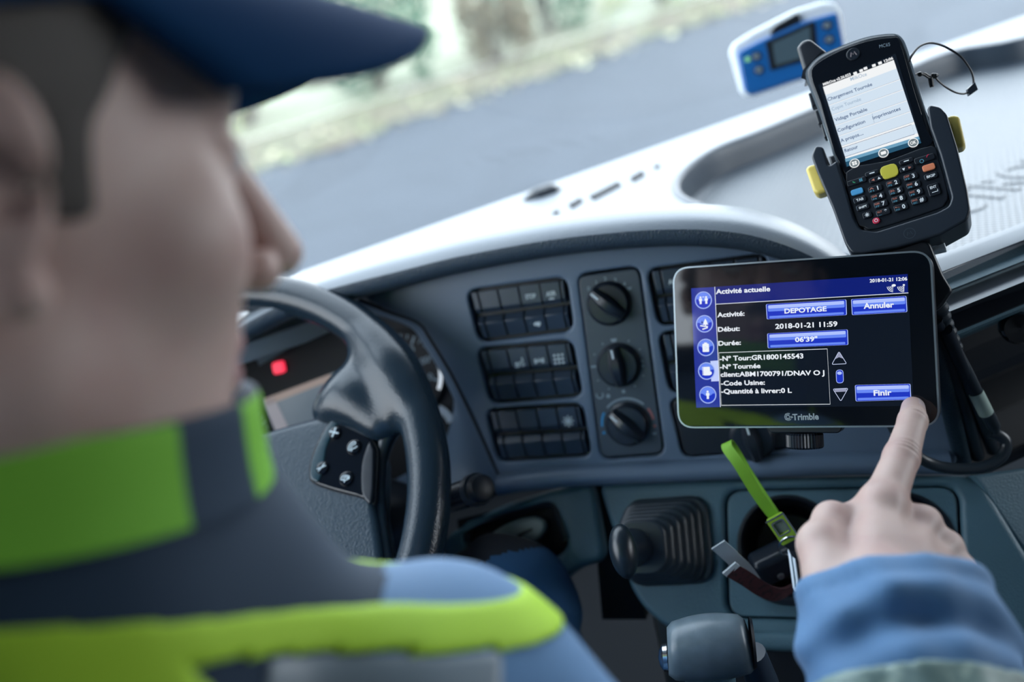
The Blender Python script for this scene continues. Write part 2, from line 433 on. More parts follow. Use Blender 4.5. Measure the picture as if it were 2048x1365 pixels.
def bush(name, a, b, r, h, seed, leaf, n, label, size=.13):
    rnd = random.Random(seed); base = FG.w(a, b, .12)
    t = thing(name, label, 'bush', loc=base, group=None)
    st = MB(); lf = MB()
    for k in range(11):
        an = rnd.uniform(0, 6.28); rr = r * rnd.uniform(.3, .95); top = base + Vector((rr * math.cos(an), rr * math.sin(an), h * rnd.uniform(.55, 1)))
        mid = base.lerp(top, .5) + Vector((rnd.uniform(-.2, .2), rnd.uniform(-.2, .2), .1))
        st.tube([base + Vector((0, 0, -.15)), mid, top], [.03, .02, .008], 6, sub=4)
    for k in range(n):
        while True:
            q = Vector((rnd.uniform(-1, 1), rnd.uniform(-1, 1), rnd.uniform(-1, 1)))
            if .25 < q.length < 1 + .25 * math.sin(3 * q.x * 2 + seed): break
        c = base + Vector((q.x * r, q.y * r, h * (.52 + .5 * q.z)))
        x = Vector((rnd.gauss(0, 1), rnd.gauss(0, 1), rnd.gauss(0, 1))).normalized(); y = x.orthogonal().normalized(); s = size * rnd.uniform(.6, 1.4)
        lf.add([c - x * s, c + y * s * .45 + x * .0, c + x * s, c - y * s * .45], [(0, 1, 2, 3)])
    st.build('stem', m_twig, t); lf.build('foliage', leaf, t, weld=False)
    return t
bush('hedge_bush', -1.5, 3.6, 1.7, 2.6, 1, m_leaf[0], 900, 'pale yellow-green bush seen between cap brim and face, furthest down the verge')
bush('hedge_bush', 2.2, 4.4, 1.6, 2.4, 2, m_leaf[0], 260, 'thin pale bush with white sky showing through, beyond the tip of the cap brim')
bush('hedge_bush', 5.2, 4.0, 1.5, 3.2, 3, m_leaf[1], 1100, 'dark green shrub behind the verge, beyond the middle of the windscreen')
bush('hedge_bush', 8.0, 3.2, 1.0, 2.4, 4, m_leaf[2], 700, 'low russet brown bush at the edge of the verge')
bush('hedge_bush', 10.9, 4.6, 1.6, 3.6, 5, m_leaf[1], 1300, 'broad green shrub in the hedge, dark gap at its foot')
bush('hedge_bush', 14.5, 4.0, 2.0, 3.4, 6, m_leaf[0], 1000, 'light green bush where the verge meets the top edge of the view')
rnd = random.Random(9); g = MB()
for k in range(900):
    a = rnd.uniform(-4, 16); b = rnd.uniform(-.6, 2.1) ; c = Vector((a, b, .05 + .03 * max(b, 0))); s = rnd.uniform(.04, .11)
    x = Vector((rnd.uniform(-1, 1), rnd.uniform(-1, 1), rnd.uniform(-.2, .4))).normalized() * s; y = Vector((-x.y, x.x, s * rnd.uniform(-.3, .3))) * .6
    g.add([c - x, c - y, c + x, c + y], [(0, 1, 2, 3)], rnd.choice((0, 0, 1, 2)))
o = g.build('fallen_leaves', [m_leaf[2], m_leaf[0], mat('straw', (.6, .56, .36), .8)], None, FG, weld=False)
o['kind'] = 'stuff'; tag(o, 'brown and straw coloured fallen leaves littering the grass verge beside the road', 'leaves')

# ------------------------------------------------------------------ dashboard
dash = thing('dashboard', 'dark grey truck dashboard under the windscreen with switches, dials and bright top', 'dashboard', loc=FC.w(.1, -.35, -.1))
# hood over the instruments
lip = [(430, 680), (500, 640), (560, 609), (640, 582), (720, 560), (800, 540), (900, 515), (1000, 495), (1100, 478), (1200, 466), (1300, 458), (1400, 457), (1500, 468), (1600, 500), (1680, 545), (1750, 600)]
path = smooth_path([FC.w(*FC.at3(x, y, .045)) for x, y in lip], 5)
prof = [(.070, -.018), (.035, -.021), (.012, -.020), (.002, -.015), (-.002, -.008), (-.0005, -.001), (.005, .004), (.014, .0065), (.03, .0075), (.05, .006), (.068, -.001), (.084, -.013), (.098, -.030), (.106, -.055)]
rings = []
for i, p in enumerate(path):
    s = i / (len(path) - 1)
    k = 1.0 if s > .3 else .55 + .45 * s / .3
    rings.append([p + HB * (a * (k if a > .02 else 1)) + Vector((0, 0, b * (k if b > .005 else 1))) for a, b in prof])
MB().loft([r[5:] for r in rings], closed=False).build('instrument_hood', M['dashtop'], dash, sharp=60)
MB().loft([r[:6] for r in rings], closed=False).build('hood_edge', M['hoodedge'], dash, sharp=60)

# flat face that carries the switches, with a pocket for every switch block
sw_px = [[(938, 583), (1128, 557), (1142, 660), (962, 682)], [(958, 700), (1140, 683), (1160, 792), (985, 806)], [(976, 822), (1160, 810), (1178, 912), (1000, 922)],
         [(1300, 540), (1528, 510), (1540, 620), (1322, 650)], [(1322, 668), (1545, 640), (1560, 760), (1345, 785)]]
sw_loc = [FC.poly(q) for q in sw_px]
knob_px = [(1157, 553), (1277, 536), (1327, 906), (1203, 915)]
knob_loc = FC.poly(knob_px)
low_px = [(1342, 800), (1560, 790), (1590, 895), (1370, 915)]
low_loc = FC.poly(low_px)
def grow(q, d):
    c = Vector((sum(a for a, b in q) / len(q), sum(b for a, b in q) / len(q))); return [tuple(Vector(p) + (Vector(p) - c).normalized() * d) for p in q]
face = FC.poly([(720, 590), (773, 622), (837, 646), (862, 680), (905, 752), (947, 837), (985, 922), (1000, 968), (1100, 962), (1250, 955), (1480, 940), (1700, 930), (1915, 930), (1900, 700), (1800, 560), (1680, 500), (1580, 470), (1400, 440), (1200, 450), (1000, 480), (850, 520), (740, 555)])
holes = [round_poly(grow(q, .003), .011) for q in sw_loc] + [round_poly(grow(knob_loc, .0022), .010), round_poly(grow(low_loc, .002), .010)]
MB().plate(round_poly(face, .004, 2), -.03, 0, .0025, holes).build('console_face', M['console'], dash, FC)
MB().plate(FC.poly([(905, 580), (945, 740), (1010, 960), (1890, 935), (1800, 580), (1400, 475), (1000, 520)], -.02), -.034, -.024).build('console_backing', M['void'], dash, FC)
# ledge along its foot
lp = smooth_path([FC.w(*FC.at3(x, y, .004)) for x, y in [(996, 975), (1060, 965), (1150, 957), (1250, 952), (1400, 945), (1600, 935), (1800, 930), (1900, 930)]], 5)
MB().loft([[p + FC.v * b + FC.n * a for a, b in [(-.02, .012), (-.002, .011), (.006, .008), (.009, .003), (.008, -.004), (.001, -.008), (-.025, -.010)]] for p in lp], closed=False).build('console_ledge', M['console'], dash, sharp=60)

def icon(mb, kind, c, s, z, slot):
    x, y = c
    if kind == 'lorry':
        mb.stroke([(x - s, y - s * .1), (x - s, y + s * .8), (x - s * .2, y + s * .8), (x - s * .2, y + s * .1)], s * .2, z, slot)
        mb.flat(circle(x - s * .1, y - s * .4, s * .3, 10), z, slot); mb.flat(rrect(x, y - s * .6, x + s, y + s * .2, s * .1, 2), z, slot); mb.flat(circle(x + s * .55, y - s * .7, s * .28, 10), z, slot)
    elif kind == 'seat':
        mb.stroke([(x - s, y - s * .8), (x - s * .2, y - s * .8), (x + s * .1, y + s * .1), (x + s * .8, y + s * .2), (x + s * .6, y + s)], s * .28, z, slot); mb.flat(circle(x - s * .6, y - s * .2, s * .34, 10), z, slot); mb.stroke(circle(x + s * .7, y - s * .5, s * .3, 10), s * .18, z, slot, True)
    elif kind == 'axle':
        mb.flat(rrect(x - s, y - s * .5, x - s * .5, y + s * .5, s * .1, 2), z, slot); mb.flat(rrect(x + s * .5, y - s * .5, x + s, y + s * .5, s * .1, 2), z, slot); mb.line((x - s * .6, y), (x + s * .6, y), s * .25, z, slot); mb.flat([(x - s * .3, y - s * .2), (x + s * .3, y - s * .2), (x, y + s * .7)], z, slot)
    elif kind == 'diff':
        for dx in (-.8, 0, .8):
            for dy in (-.8, 0, .8): mb.flat(rrect(x + dx * s - s * .22, y + dy * s - s * .22, x + dx * s + s * .22, y + dy * s + s * .22, s * .05, 2), z, slot)
        mb.line((x, y - s * .8), (x, y + s), s * .12, z, slot); mb.line((x - s * .8, y), (x + s * .8, y), s * .12, z, slot)
    elif kind == 'flake':
        for a in range(0, 180, 45):
            dx, dy = s * math.cos(math.radians(a)), s * math.sin(math.radians(a)); mb.line((x - dx, y - dy), (x + dx, y + dy), s * .28, z, slot)
    elif kind == 'fan':
        mb.flat([(x - s, y + s * .4), (x + s, y + s * .4), (x + s * .6, y - s * .6), (x - s * .6, y - s * .6)], z, slot)
    elif kind == 'lamp':
        mb.flat(circle(x, y, s, 12), z, slot)

def switch_block(q, marks, part='switch_block'):
    """two rows of four rockers between two end caps, sunk in a black pocket"""
    base = MB(); base.plate(round_poly(grow(q, .0028), .0105), -.016, -.012); bank = base.build(part, M['black'], dash, FC)
    TL, TR, BR, BL = [Vector(p) for p in q]
    def uv(s, t): return (TL * (1 - s) * (1 - t) + TR * s * (1 - t) + BR * s * t + BL * (1 - s) * t)[:2]
    cols = [.015, .105, .325, .55, .775, .985] if len(marks) == 2 else cols
    cols = [.01, .085, .30, .52, .74, .95, .992]
    for row, (t0, t1) in enumerate(((.03, .47), (.53, .97))):
        for c in range(6):
            s0, s1 = cols[c] + .007, cols[c + 1] - .007
            a, b, cc, d = uv(s0, t0), uv(s1, t0), uv(s1, t1), uv(s0, t1)
            end = c in (0, 5)
            k = MB()
            def lerp(p, r, w): return (p[0] + (r[0] - p[0]) * w, p[1] + (r[1] - p[1]) * w)
            zt, zm, zb = (.000, -.0005, -.004) if row == 0 else (-.0055, .0005, -.004)
            w = .30 if row == 1 else .80
            m1, m2 = lerp(a, d, w), lerp(b, cc, w)
            sec = [(a, b, -.012), (a, b, zt), (m1, m2, zm), (d, cc, zb), (d, cc, -.012)]
            k.loft([[(p[0], p[1], z), (r[0], r[1], z)] for p, r, z in sec], closed=False)
            for side in (0, 1): k.add([(x[side][0], x[side][1], x[2]) for x in sec], [tuple(range(5))])
            mk = marks[row][c - 1] if not end else None
            if mk:
                wlow = .55 if row else .62
                z = (zt + (zm - zt) * .72 if row == 0 else zm + (zb - zm) * .5) + .0006
                e = lerp(lerp(a, d, wlow), lerp(b, cc, wlow), .5)
                L = (Vector(b) - Vector(a))
                if mk in ('STOP', 'ASR', 'AUX'):
                    k.text(mk, Vector(e) - L * .26, Vector(e) + L * .26, .0042, z, 1, .02)
                    if mk == 'ASR': k.line(Vector(e) - L * .1 - Vector((0, .0025)), Vector(e) + L * .1 - Vector((0, .0025)), .0012, z, 1)
                else: icon(k, mk, e, .0045, z, 1)
            o = k.build('switch_end_cap' if end else 'rocker_switch', [M['switch'], M['mark']], bank, FC, sharp=25)
            bv = o.modifiers.new('edge', 'BEVEL'); bv.width = .0006; bv.segments = 2; bv.limit_method = 'ANGLE'
            if mk and False: o['label'] = 'printed'
    return bank
N4 = [None] * 4
switch_block(sw_loc[0], [[None, None, 'STOP', 'ASR'], [None, None, 'lorry', None]])
switch_block(sw_loc[1], [[None, 'seat', 'axle', 'diff'], N4])
switch_block(sw_loc[2], [[None, None, None, 'flake'], N4])
switch_block(sw_loc[3], [['AUX', None, None, None], ['lamp', None, None, None]])
switch_block(sw_loc[4], [N4, N4])

# heater panel with three dials
hp = MB(); hp.plate(round_poly(knob_loc, .0075), -.012, .0012, .0012)
kc = [FC.at(1219, 607), FC.at(1238, 730), FC.at(1256, 848)]; kr = .0182
z = .0016
for i, (ch, px, py) in enumerate((('0', 1178, 577), ('1', 1193, 565), ('2', 1211, 558), ('3', 1231, 560), ('4', 1249, 568))):
    c = FC.at(px, py); hp.text(ch, (c[0] - .0015, c[1] - .002), (c[0] + .0015, c[1] - .002), .0038, z, 1, .02, 'mid')
icon(hp, 'fan', FC.at(1258, 577), .0028, z, 1); icon(hp, 'fan', FC.at(1228, 680), .003, z, 1)
for a in range(0, 360, 30):
    if a in (90, 0, 180, 270): continue
    hp.flat(circle(kc[1][0] + .0235 * math.cos(math.radians(a)), kc[1][1] + .0235 * math.sin(math.radians(a)), .0008, 8), z, 1)
hp.flat(circle(kc[1][0] + .001, kc[1][1] - .024, .0016, 10), z, 1)
c = FC.at(1285, 727); hp.flat([(c[0] - .002, c[1] + .001), (c[0] + .002, c[1] + .001), (c[0], c[1] + .004)], z, 1); hp.flat([(c[0] - .002, c[1] - .001), (c[0] + .002, c[1] - .001), (c[0], c[1] - .004)], z, 1)
c = FC.at(1189, 733); hp.line((c[0] - .0025, c[1]), (c[0] + .0025, c[1]), .0018, z, 1)
c = FC.at(1217, 792); hp.flat(circle(c[0], c[1], .0019, 10), z, 1); c = FC.at(1200, 790); hp.stroke(circle(c[0], c[1], .003, 10, a0=150, a1=390), .0012, z, 1)
hp.stroke(circle(kc[2][0], kc[2][1], .0232, 16, a0=45, a1=135), .0018, z, 1)
hp.stroke(circle(kc[2][0], kc[2][1], .0232, 8, a0=148, a1=180), .002, z, 2); hp.flat(circle(kc[2][0] - .0225, kc[2][1] - .006, .0014, 8), z, 2)
hp.stroke(circle(kc[2][0], kc[2][1], .0232, 8, a0=5, a1=32), .002, z, 3); hp.flat(circle(kc[2][0] + .0235, kc[2][1] - .004, .0014, 8), z, 3)
icon(hp, 'fan', (kc[2][0] + .0225, kc[2][1] - .0105), .0022, z, 1)
M['heater'] = mat('heater_plastic', (.042, .062, .085), .38)
heater = hp.build('heater_panel', [M['heater'], M['markdim'], M['blueprint'], M['redprint']], dash, FC)
def dial(c, ang, parent, r=kr):
    f = FC.shifted(c[0], c[1], 0)
    k = MB(); k.lathe([(r * 1.10, .0), (r * 1.10, .002), (r * 1.0, .0035), (r * .97, .008), (r * .9, .0095), (.0005, .010)], 40, cap=False)
    ca, sa = math.cos(math.radians(ang)), math.sin(math.radians(ang)); R2 = Matrix.Rotation(math.radians(ang), 4, 'Z')
    rg = []
    for t in np.linspace(-1, 1, 13):
        hw = r * (.30 + .05 * math.cos(t * 3)); top = .021 * (1 - .25 * t * t); x = t * r * .95
        rg.append([(x, -hw * 1.25, .008), (x, -hw * .95, top * .75), (x, -hw * .5, top), (x, hw * .5, top), (x, hw * .95, top * .75), (x, hw * 1.25, .008)])
    k.loft(rg, closed=False, m=R2); k.add(rg[0], [tuple(range(6))], 0, R2); k.add(rg[-1], [tuple(range(6))], 0, R2)
    k.line((r * .5 * ca, r * .5 * sa), (r * .85 * ca, r * .85 * sa), .0016, .0212, 1)
    k.build('dial_knob', [M['blacks'], M['mark']], parent, f, sharp=40)
dial(kc[0], 135, heater); dial(kc[1], 95, heater); dial(kc[2], 132, heater)
lowp = MB().plate(round_poly(low_loc, .0085), -.010, -.001, .0012).build('dial_panel', M['black'], dash, FC)
dial(FC.at(1505, 878), 100, lowp)
# ------------------------------------------------------------------ bright top of the dash with its tray
FT = FH
tray_px = [(2500, -100), (2250, 10), (2048, 78), (1900, 106), (1760, 166), (1640, 216), (1520, 266), (1440, 297), (1388, 330), (1362, 360), (1366, 388), (1410, 410), (1480, 432), (1580, 475), (1700, 535), (1800, 556), (1886, 523), (2048, 455), (2300, 340)]
tray = sm2(FT.poly(tray_px), 4)
far_u = [(FT.mi @ FW.w(a, 0, -.012)) for a in (u0, -.8, -.4, 0, .4, .8, u1)]
far_px = [(2500, -150), (2250, -30), (2048, 44), (1850, 108), (1700, 166), (1500, 256), (1350, 320), (1200, 372), (1050, 425), (900, 480), (700, 555), (450, 650)]
near_px = [(450, 700), (600, 650), (800, 560), (1000, 505), (1200, 475), (1400, 468), (1550, 505), (1700, 560), (1800, 577), (1888, 543), (2048, 473), (2300, 357), (2500, 270)]
top_out = [(q.x, q.y) for q in [FT.mi @ FW.w(a, 0, -.02) for a in (u1, 1.2, .6, .2, 0, -.3, -.6, u0)]]
top_out = [(a, b) for a, b in top_out] + FT.poly(near_px)
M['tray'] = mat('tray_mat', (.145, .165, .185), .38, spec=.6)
def dimple(m, sc, st):
    n = m.node_tree.nodes; l = m.node_tree.links; tc = n.new('ShaderNodeTexCoord'); mp = n.new('ShaderNodeMapping'); mp.inputs['Rotation'].default_value = (0, 0, .785)
    t = n.new('ShaderNodeTexVoronoi'); t.inputs['Randomness'].default_value = 0; t.inputs['Scale'].default_value = sc; t.voronoi_dimensions = '2D'
    b = n.new('ShaderNodeBump'); b.inputs['Strength'].default_value = st; b.inputs['Distance'].default_value = .002
    l.new(tc.outputs['Object'], mp.inputs[0]); l.new(mp.outputs[0], t.inputs['Vector']); l.new(t.outputs['Distance'], b.inputs['Height']); l.new(b.outputs[0], n['Principled BSDF'].inputs['Normal'])
dimple(M['tray'], 150, .8)
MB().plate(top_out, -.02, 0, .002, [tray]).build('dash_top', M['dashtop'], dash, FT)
def offs(ring, d):
    c = Vector((sum(a for a, b in ring) / len(ring), sum(b for a, b in ring) / len(ring))); N = len(ring); out = []
    for i in range(N):
        t = (Vector(ring[(i + 1) % N]) - Vector(ring[i - 1])).normalized(); out.append(tuple(Vector(ring[i]) + Vector((t.y, -t.x)) * d))
    return out
sg = 1 if sum(tray[i - 1][0] * tray[i][1] - tray[i][0] * tray[i - 1][1] for i in range(len(tray))) > 0 else -1
rim = MB(); rg = []
for d, z in [(.011, 0), (.008, .0025), (.004, .003), (.001, .0015), (-.0005, -.002), (-.002, -.014), (-.005, -.032), (-.016, -.036)]:
    rg.append([(a, b, z) for a, b in offs(tray, d * sg)])
rim.loft(rg, closed=True); rim.build('tray_rim', mat('rim_shade_plastic', (.045, .065, .09), .40, spec=.6), dash, FT, sharp=60)  # shade on the tray's inner wall put into a darker plastic
tf = MB(); tf.plate(offs(tray, -.004 * sg), -.042, -.036)
a, b = FT.at(1868, 452, -.03), FT.at(2160, 330, -.044)
v, f, w = text_mesh('ACTROS', .02); A = Vector(a); D = Vector(b) - A; Ls = D.length; D.normalize(); Nn = Vector((-D.y, D.x))
for z in (-.0360, -.0351):
    tf.add([(*(A + D * (x * Ls / w) + Nn * (y * .055 / .7)), z) for x, y in v], f, 0)
tf.build('tray_mat', M['tray'], dash, FT)
# demister slots at the foot of the windscreen
slots = MB()
for q in ([(1136, 411), (1160, 397), (1167, 403), (1145, 418)], [(1178, 394), (1236, 364), (1244, 372), (1188, 401)], [(1259, 357), (1284, 342), (1291, 351), (1267, 365)], [(1104, 428), (1116, 421), (1120, 425), (1109, 431)], [(1306, 334), (1318, 329), (1322, 334), (1311, 339)]):
    slots.plate(round_poly(FT.poly(q), .003), -.001, .0014)
slots.build('demister_slots', M['void'], dash, FT)

# passenger side of the dash: rolls, a gloss strip, a shelf and a deep cubby, running away to the right
pf = [(478, .80), (489, .778), (514, .763), (518, .775), (523, .775), (527, .772), (536, .766), (546, .758), (556, .752), (560, .772), (565, .772), (569, .764), (580, .754), (590, .745), (599, .740), (608, .7405), (645, .750), (651, .748), (657, .753), (662, .84), (690, .85), (716, .84), (742, .83), (762, .835), (768, .87), (800, .92), (840, .99), (928, .96), (934, .86), (942, .838), (956, .83)]
dirv = U18
M['edgegrey'] = mat('edge_grey', (.13, .165, .20), .45)
def fascia(name, i0, i1, m, sharp=40, t0=-.055, t1=.85):
    rings = [[P(1960, y, d) + dirv * t for y, d in pf[i0:i1]] for t in np.linspace(t0, t1, 12)]
    MB().loft(rings, closed=False).build(name, m, dash, sharp=sharp)
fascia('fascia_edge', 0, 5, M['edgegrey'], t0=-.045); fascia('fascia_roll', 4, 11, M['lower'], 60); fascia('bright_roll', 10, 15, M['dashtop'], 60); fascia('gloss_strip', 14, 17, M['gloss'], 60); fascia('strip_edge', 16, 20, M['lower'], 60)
fascia('fascia_shelf', 19, 25, M['black'], t0=-.03); fascia('storage_cubby', 24, 31, M['black'], t0=-.010)
kn = Frame(P(2034, 655, .775), FC.u, FC.v)
MB().lathe([(.012, -.01), (.013, .004), (.011, .009), (.0005, .011)], 24, cap=False).build('cubby_latch', M['gloss'], dash, kn)

# lower panel with lever and cup holders
FLP = [(1195, 966), (1300, 963), (1500, 957), (1800, 950), (1958, 952), (2060, 1120), (2150, 1275), (2000, 1298), (1600, 1285), (1420, 1283), (1340, 1262), (1290, 1222), (1262, 1180), (1228, 1070)]
ins_px = [(1450, 980), (1918, 972), (1930, 1246), (1455, 1236)]
ins = FL.poly(ins_px)
c1, c2 = FL.at(1577, 1092), FL.at(1802, 1088); cr = .0415
MB().plate(round_poly(FL.poly(FLP), .012), -.02, 0, .006, [round_poly(ins, .016)]).build('lower_panel', M['lower'], dash, FL)
MB().plate(FL.poly([(1230, 975), (1950, 960), (2050, 1200), (1980, 1290), (1400, 1270), (1280, 1190)], -.018), -.10, -.09).build('lower_panel_backing', M['void'], dash, FL)
ip = MB(); ip.plate(round_poly(grow(ins, -.0022), .014), -.018, -.0015, .0015, [circle(*c1, cr, 40), circle(*c2, cr, 40)])
ip.build('cup_holder_panel', M['lower'], dash, FL)
for c in (c1, c2):
    k = MB(); k.lathe([(cr + .002, -.0016), (cr + .001, .0006), (cr - .001, .0008), (cr - .0025, -.0015), (cr - .004, -.02), (cr - .006, -.055), (cr - .012, -.066), (.0005, -.068)], 44, cap=False)
    k.build('cup_holder', M['black'], dash, FL.shifted(*c))
k = MB(); L = [FL.w(*c1) + FL.u * (math.cos(a) * (cr + .004)) + FL.v * (math.sin(a) * (cr + .004)) + FL.n * (.012 * max(0, -math.sin(a)) ** .7 - .002) for a in np.linspace(math.pi * 1.03, math.pi * 1.97, 24)]
k.tube(L, .0045, 10); k.build('cup_holder_lip', M['blacks'], dash)
# ridge and side of the console to the right, tunnel side below
F2 = Frame(FL.w(*FL.at(1990, 1010)), FL.u * .9 - FL.n * .42, FL.v)
MB().plate(F2.poly([(1950, 950), (2300, 900), (2400, 1300), (2160, 1290), (2062, 1120)]), -.02, -.002, .004).build('console_side', M['lower'], dash, F2)
F3 = FL.shifted(0, 0, -.045)
MB().plate(F3.poly([(1300, 1215), (2300, 1220), (2400, 1600), (1380, 1600)]), -.02, 0, .004).build('tunnel_cover', M['black'], dash, F3)
FT2 = Frame(FL.w(*FL.at(1700, 1262)), FL.u, FL.v)
MB().plate(FL.poly([(1400, 1262), (2140, 1268), (2170, 1300), (1990, 1320), (1480, 1300)]), -.03, .006, .006).build('panel_foot', M['lower'], dash, FL)

# knee panel left of the lever, with its oval flap
FK2 = Frame(FC.w(*FC.at(1080, 1060)) - FC.n * .012, FC.u * .97 + FC.v * .12, FC.v * .96 - FC.n * .28)
MB().plate(round_poly(FK2.poly([(885, 1075), (1000, 1012), (1100, 980), (1186, 962), (1212, 1120), (1150, 1140), (1090, 1210), (885, 1230)]), .012), -.02, 0, .006, [round_poly(FK2.poly([(928, 1058), (1105, 1005), (1140, 1090), (1080, 1140), (940, 1140)]), .012)]).build('knee_panel', M['lower'], dash, FK2)
MB().plate(FK2.poly([(910, 1040), (1120, 990), (1160, 1110), (920, 1160)], -.016), -.03, -.022).build('knee_panel_recess', M['void'], dash, FK2)
rr = [FK2.at3(x, y, -.004) for x, y in [(935, 1085), (934, 1062), (945, 1054), (1000, 1036), (1060, 1018), (1096, 1008), (1110, 1014), (1122, 1045), (1134, 1080)]]
MB().tube([FK2.m @ p for p in rr], .004, 8, sub=4).build('recess_edge', M['blacks'], dash)
oc = FK2.at(1024, 1076); ca = math.radians(14)
el = [(oc[0] + .0345 * math.cos(t) * math.cos(ca) - .0145 * math.sin(t) * math.sin(ca), oc[1] + .0345 * math.cos(t) * math.sin(ca) + .0145 * math.sin(t) * math.cos(ca)) for t in np.linspace(0, 6.283, 41)[:-1]]
fl = MB(); fl.plate(el, -.016, -.002, .003)
fl.line((oc[0] - .022 * math.cos(ca), oc[1] - .022 * math.sin(ca) - .001), (oc[0] + .020 * math.cos(ca), oc[1] + .020 * math.sin(ca) - .001), .0028, -.0017, 1)
fl.build('oval_flap', [mat('grey_flap', (.22, .29, .30), .4), M['void']], dash, FK2)
FP = Frame(P(1195, 1050, .93), FC.u, FC.v)
MB().plate(FP.poly([(1175, 955), (1215, 955), (1290, 1250), (1200, 1250)]), -.03, -.012).build('panel_gap', M['void'], dash, FP)

# instrument cluster behind the wheel
FI = Frame(P(750, 720, 1.0), kv(.90, .33, .2), kv(-.42, .9, .1))
cl = thing('instrument_cluster', 'instrument cluster behind the steering wheel with a lit red lamp and a grey screen', 'instruments', FI)
MB().plate(round_poly(FI.poly([(360, 800), (430, 690), (560, 640), (740, 600), (840, 650), (900, 745), (935, 830), (985, 945), (800, 1090), (420, 1100)]), .02), -.03, -.012).build('backplate', M['void'], cl, FI)
edge = [(720, 600), (773, 622), (837, 646), (862, 680), (905, 752), (947, 837), (985, 922), (1002, 972), (960, 1010)]
inn = [(715, 618), (765, 632), (828, 655), (855, 690), (893, 752), (908, 800), (890, 880), (840, 930), (790, 960)]
E1 = smooth_path([FC.w(*FC.at3(x, y, -.002)) for x, y in edge], 5); E2 = smooth_path([FI.w(*FI.at3(x, y, -.008)) for x, y in inn], 5)
fn = MB(); fn.loft([[p.lerp(q, t) + FC.n * (.016 * math.sin(t * math.pi)) for p, q in zip(E1, E2)] for t in np.linspace(0, 1, 8)], closed=False); fn.build('binnacle_surround', M['console'], cl, sharp=60)
MB().tube([p + FC.n * .001 for p in E1], .0016, 8).build('edge_seal', M['void'], cl)
m_lcd = mat('cluster_screen', (.10, .13, .16), .25, emit=(.26, .34, .42), es=.22)
lc = MB(); lcd = FI.poly([(516, 805), (700, 735), (770, 870), (570, 930)]); lc.plate(lcd, -.012, -.009)
lc.flat(FI.poly([(519, 803), (655, 752), (660, 764), (524, 817)]), -.0085, 1); lc.flat(FI.poly([(519, 806), (542, 800), (585, 890), (562, 905)]), -.0085, 2)
lc.build('cluster_screen', [m_lcd, mat('screen_band', (.2, .15, .12), .3, emit=(.55, .42, .38), es=.30), mat('screen_edge', (.2, .18, .2), .3, emit=(.5, .5, .56), es=.30)], cl, FI)
def gauge(px, py, r, a0, a1, numbers, name='gauge'):
    c = FI.at(px, py); f = FI.shifted(c[0], c[1], -.010); g = MB()
    g.lathe([(r * 1.06, -.004), (r * 1.06, .003), (r * 1.02, .0035), (r, 0), (.0005, 0)], 40, cap=False)
    for k in range(25):
        a = math.radians(a0 + (a1 - a0) * k / 24); l = .80 if k % 4 == 0 else .88
        g.line((r * .96 * math.cos(a), r * .96 * math.sin(a)), (r * l * math.cos(a), r * l * math.sin(a)), .0012 if k % 4 else .002, .0006, 1)
    for k, t in enumerate(numbers):
        a = math.radians(a0 + (a1 - a0) * k / max(1, len(numbers) - 1)); p = (r * .62 * math.cos(a), r * .62 * math.sin(a))
        g.text(t, (p[0] - .006, p[1] - .003), (p[0] + .006, p[1] - .003), .007, .0006, 1, .01, 'mid')
    o = g.build(name, [M['void'], M['markdim']], cl, f)
    n = MB(); a = math.radians(150); n.line((0, 0), (r * .8 * math.cos(a), r * .8 * math.sin(a)), .0022, .003); n.lathe([(.006, .001), (.006, .005), (.0005, .006)], 20, cap=False)
    n.build('needle', M['white'], o, f); return o, c
g1, gc = gauge(800, 752, .042, 210, -30, ['0', '20', '40', '60', '80', '100', '120'])
ar = MB(); ar.stroke(circle(gc[0], gc[1], .0405, 18, a0=-42, a1=22), .0035, -.006); ar.build('bright_scale_arc', mat('lit_scale', (.8, .85, .9), .4, emit=(.85, .92, 1), es=.5), g1, FI)
gauge(470, 880, .036, 210, -30, ['0', '5', '10', '15', '20'])
kk = FI.at(880, 842); gg = MB(); gg.stroke(circle(kk[0] - .012, kk[1] - .004, .021, 10, a0=-5, a1=48), .008, -.004); gg.build('small_dial_rim', mat('pale_rim', (.45, .52, .6), .35), cl, FI)
lm = MB(); q = FI.poly([(538, 730), (560, 725), (565, 748), (543, 753)]); lm.plate(round_poly(q, .003), -.012, -.006, .001)
lm.build('warning_lamp', mat('red_lamp', (.5, .02, .04), .4, emit=(1, .035, .085), es=1.15), cl, FI)
st = MB()
for y in (0, 26): st.stroke(FI.poly([(500, 712 - y), (600, 676 - y), (690, 648 - y)]), .002, -.008)
st.build('cluster_trim', M['blacks'], cl, FI)
# ------------------------------------------------------------------ steering wheel
FSW = Frame(kp(-.27357, -.14882, .84744), kv(.955, .115, .237), kv(-.13, .895, -.42))
_n = kv(-.26626, .42937, .86299); FSW = Frame(FSW.o, (kv(1, 0, 0) - _n * kv(1, 0, 0).dot(_n)), _n.cross(kv(1, 0, 0) - _n * kv(1, 0, 0).dot(_n)))
wheel = thing('steering_wheel', 'dark grey leather-grained steering wheel in front of the driver, with phone buttons on its spoke', 'steering wheel', FSW)
def wl3(px, py, c): a = FSW.at(px, py, c); return (a[0], a[1], c)
RW, rw = .215, .0178
s1 = [(wl3(742, 700, -.004), wl3(706, 785, -.012), .012, .012), (wl3(800, 795, -.004), wl3(764, 848, -.012), .012, .010), (wl3(778, 745, -.004), wl3(728, 812, -.012), .017, .013),
      (wl3(764, 848, -.012), wl3(694, 804, -.012), .010, .0125), (wl3(706, 785, -.012), wl3(655, 826, -.016), .011, .010)]
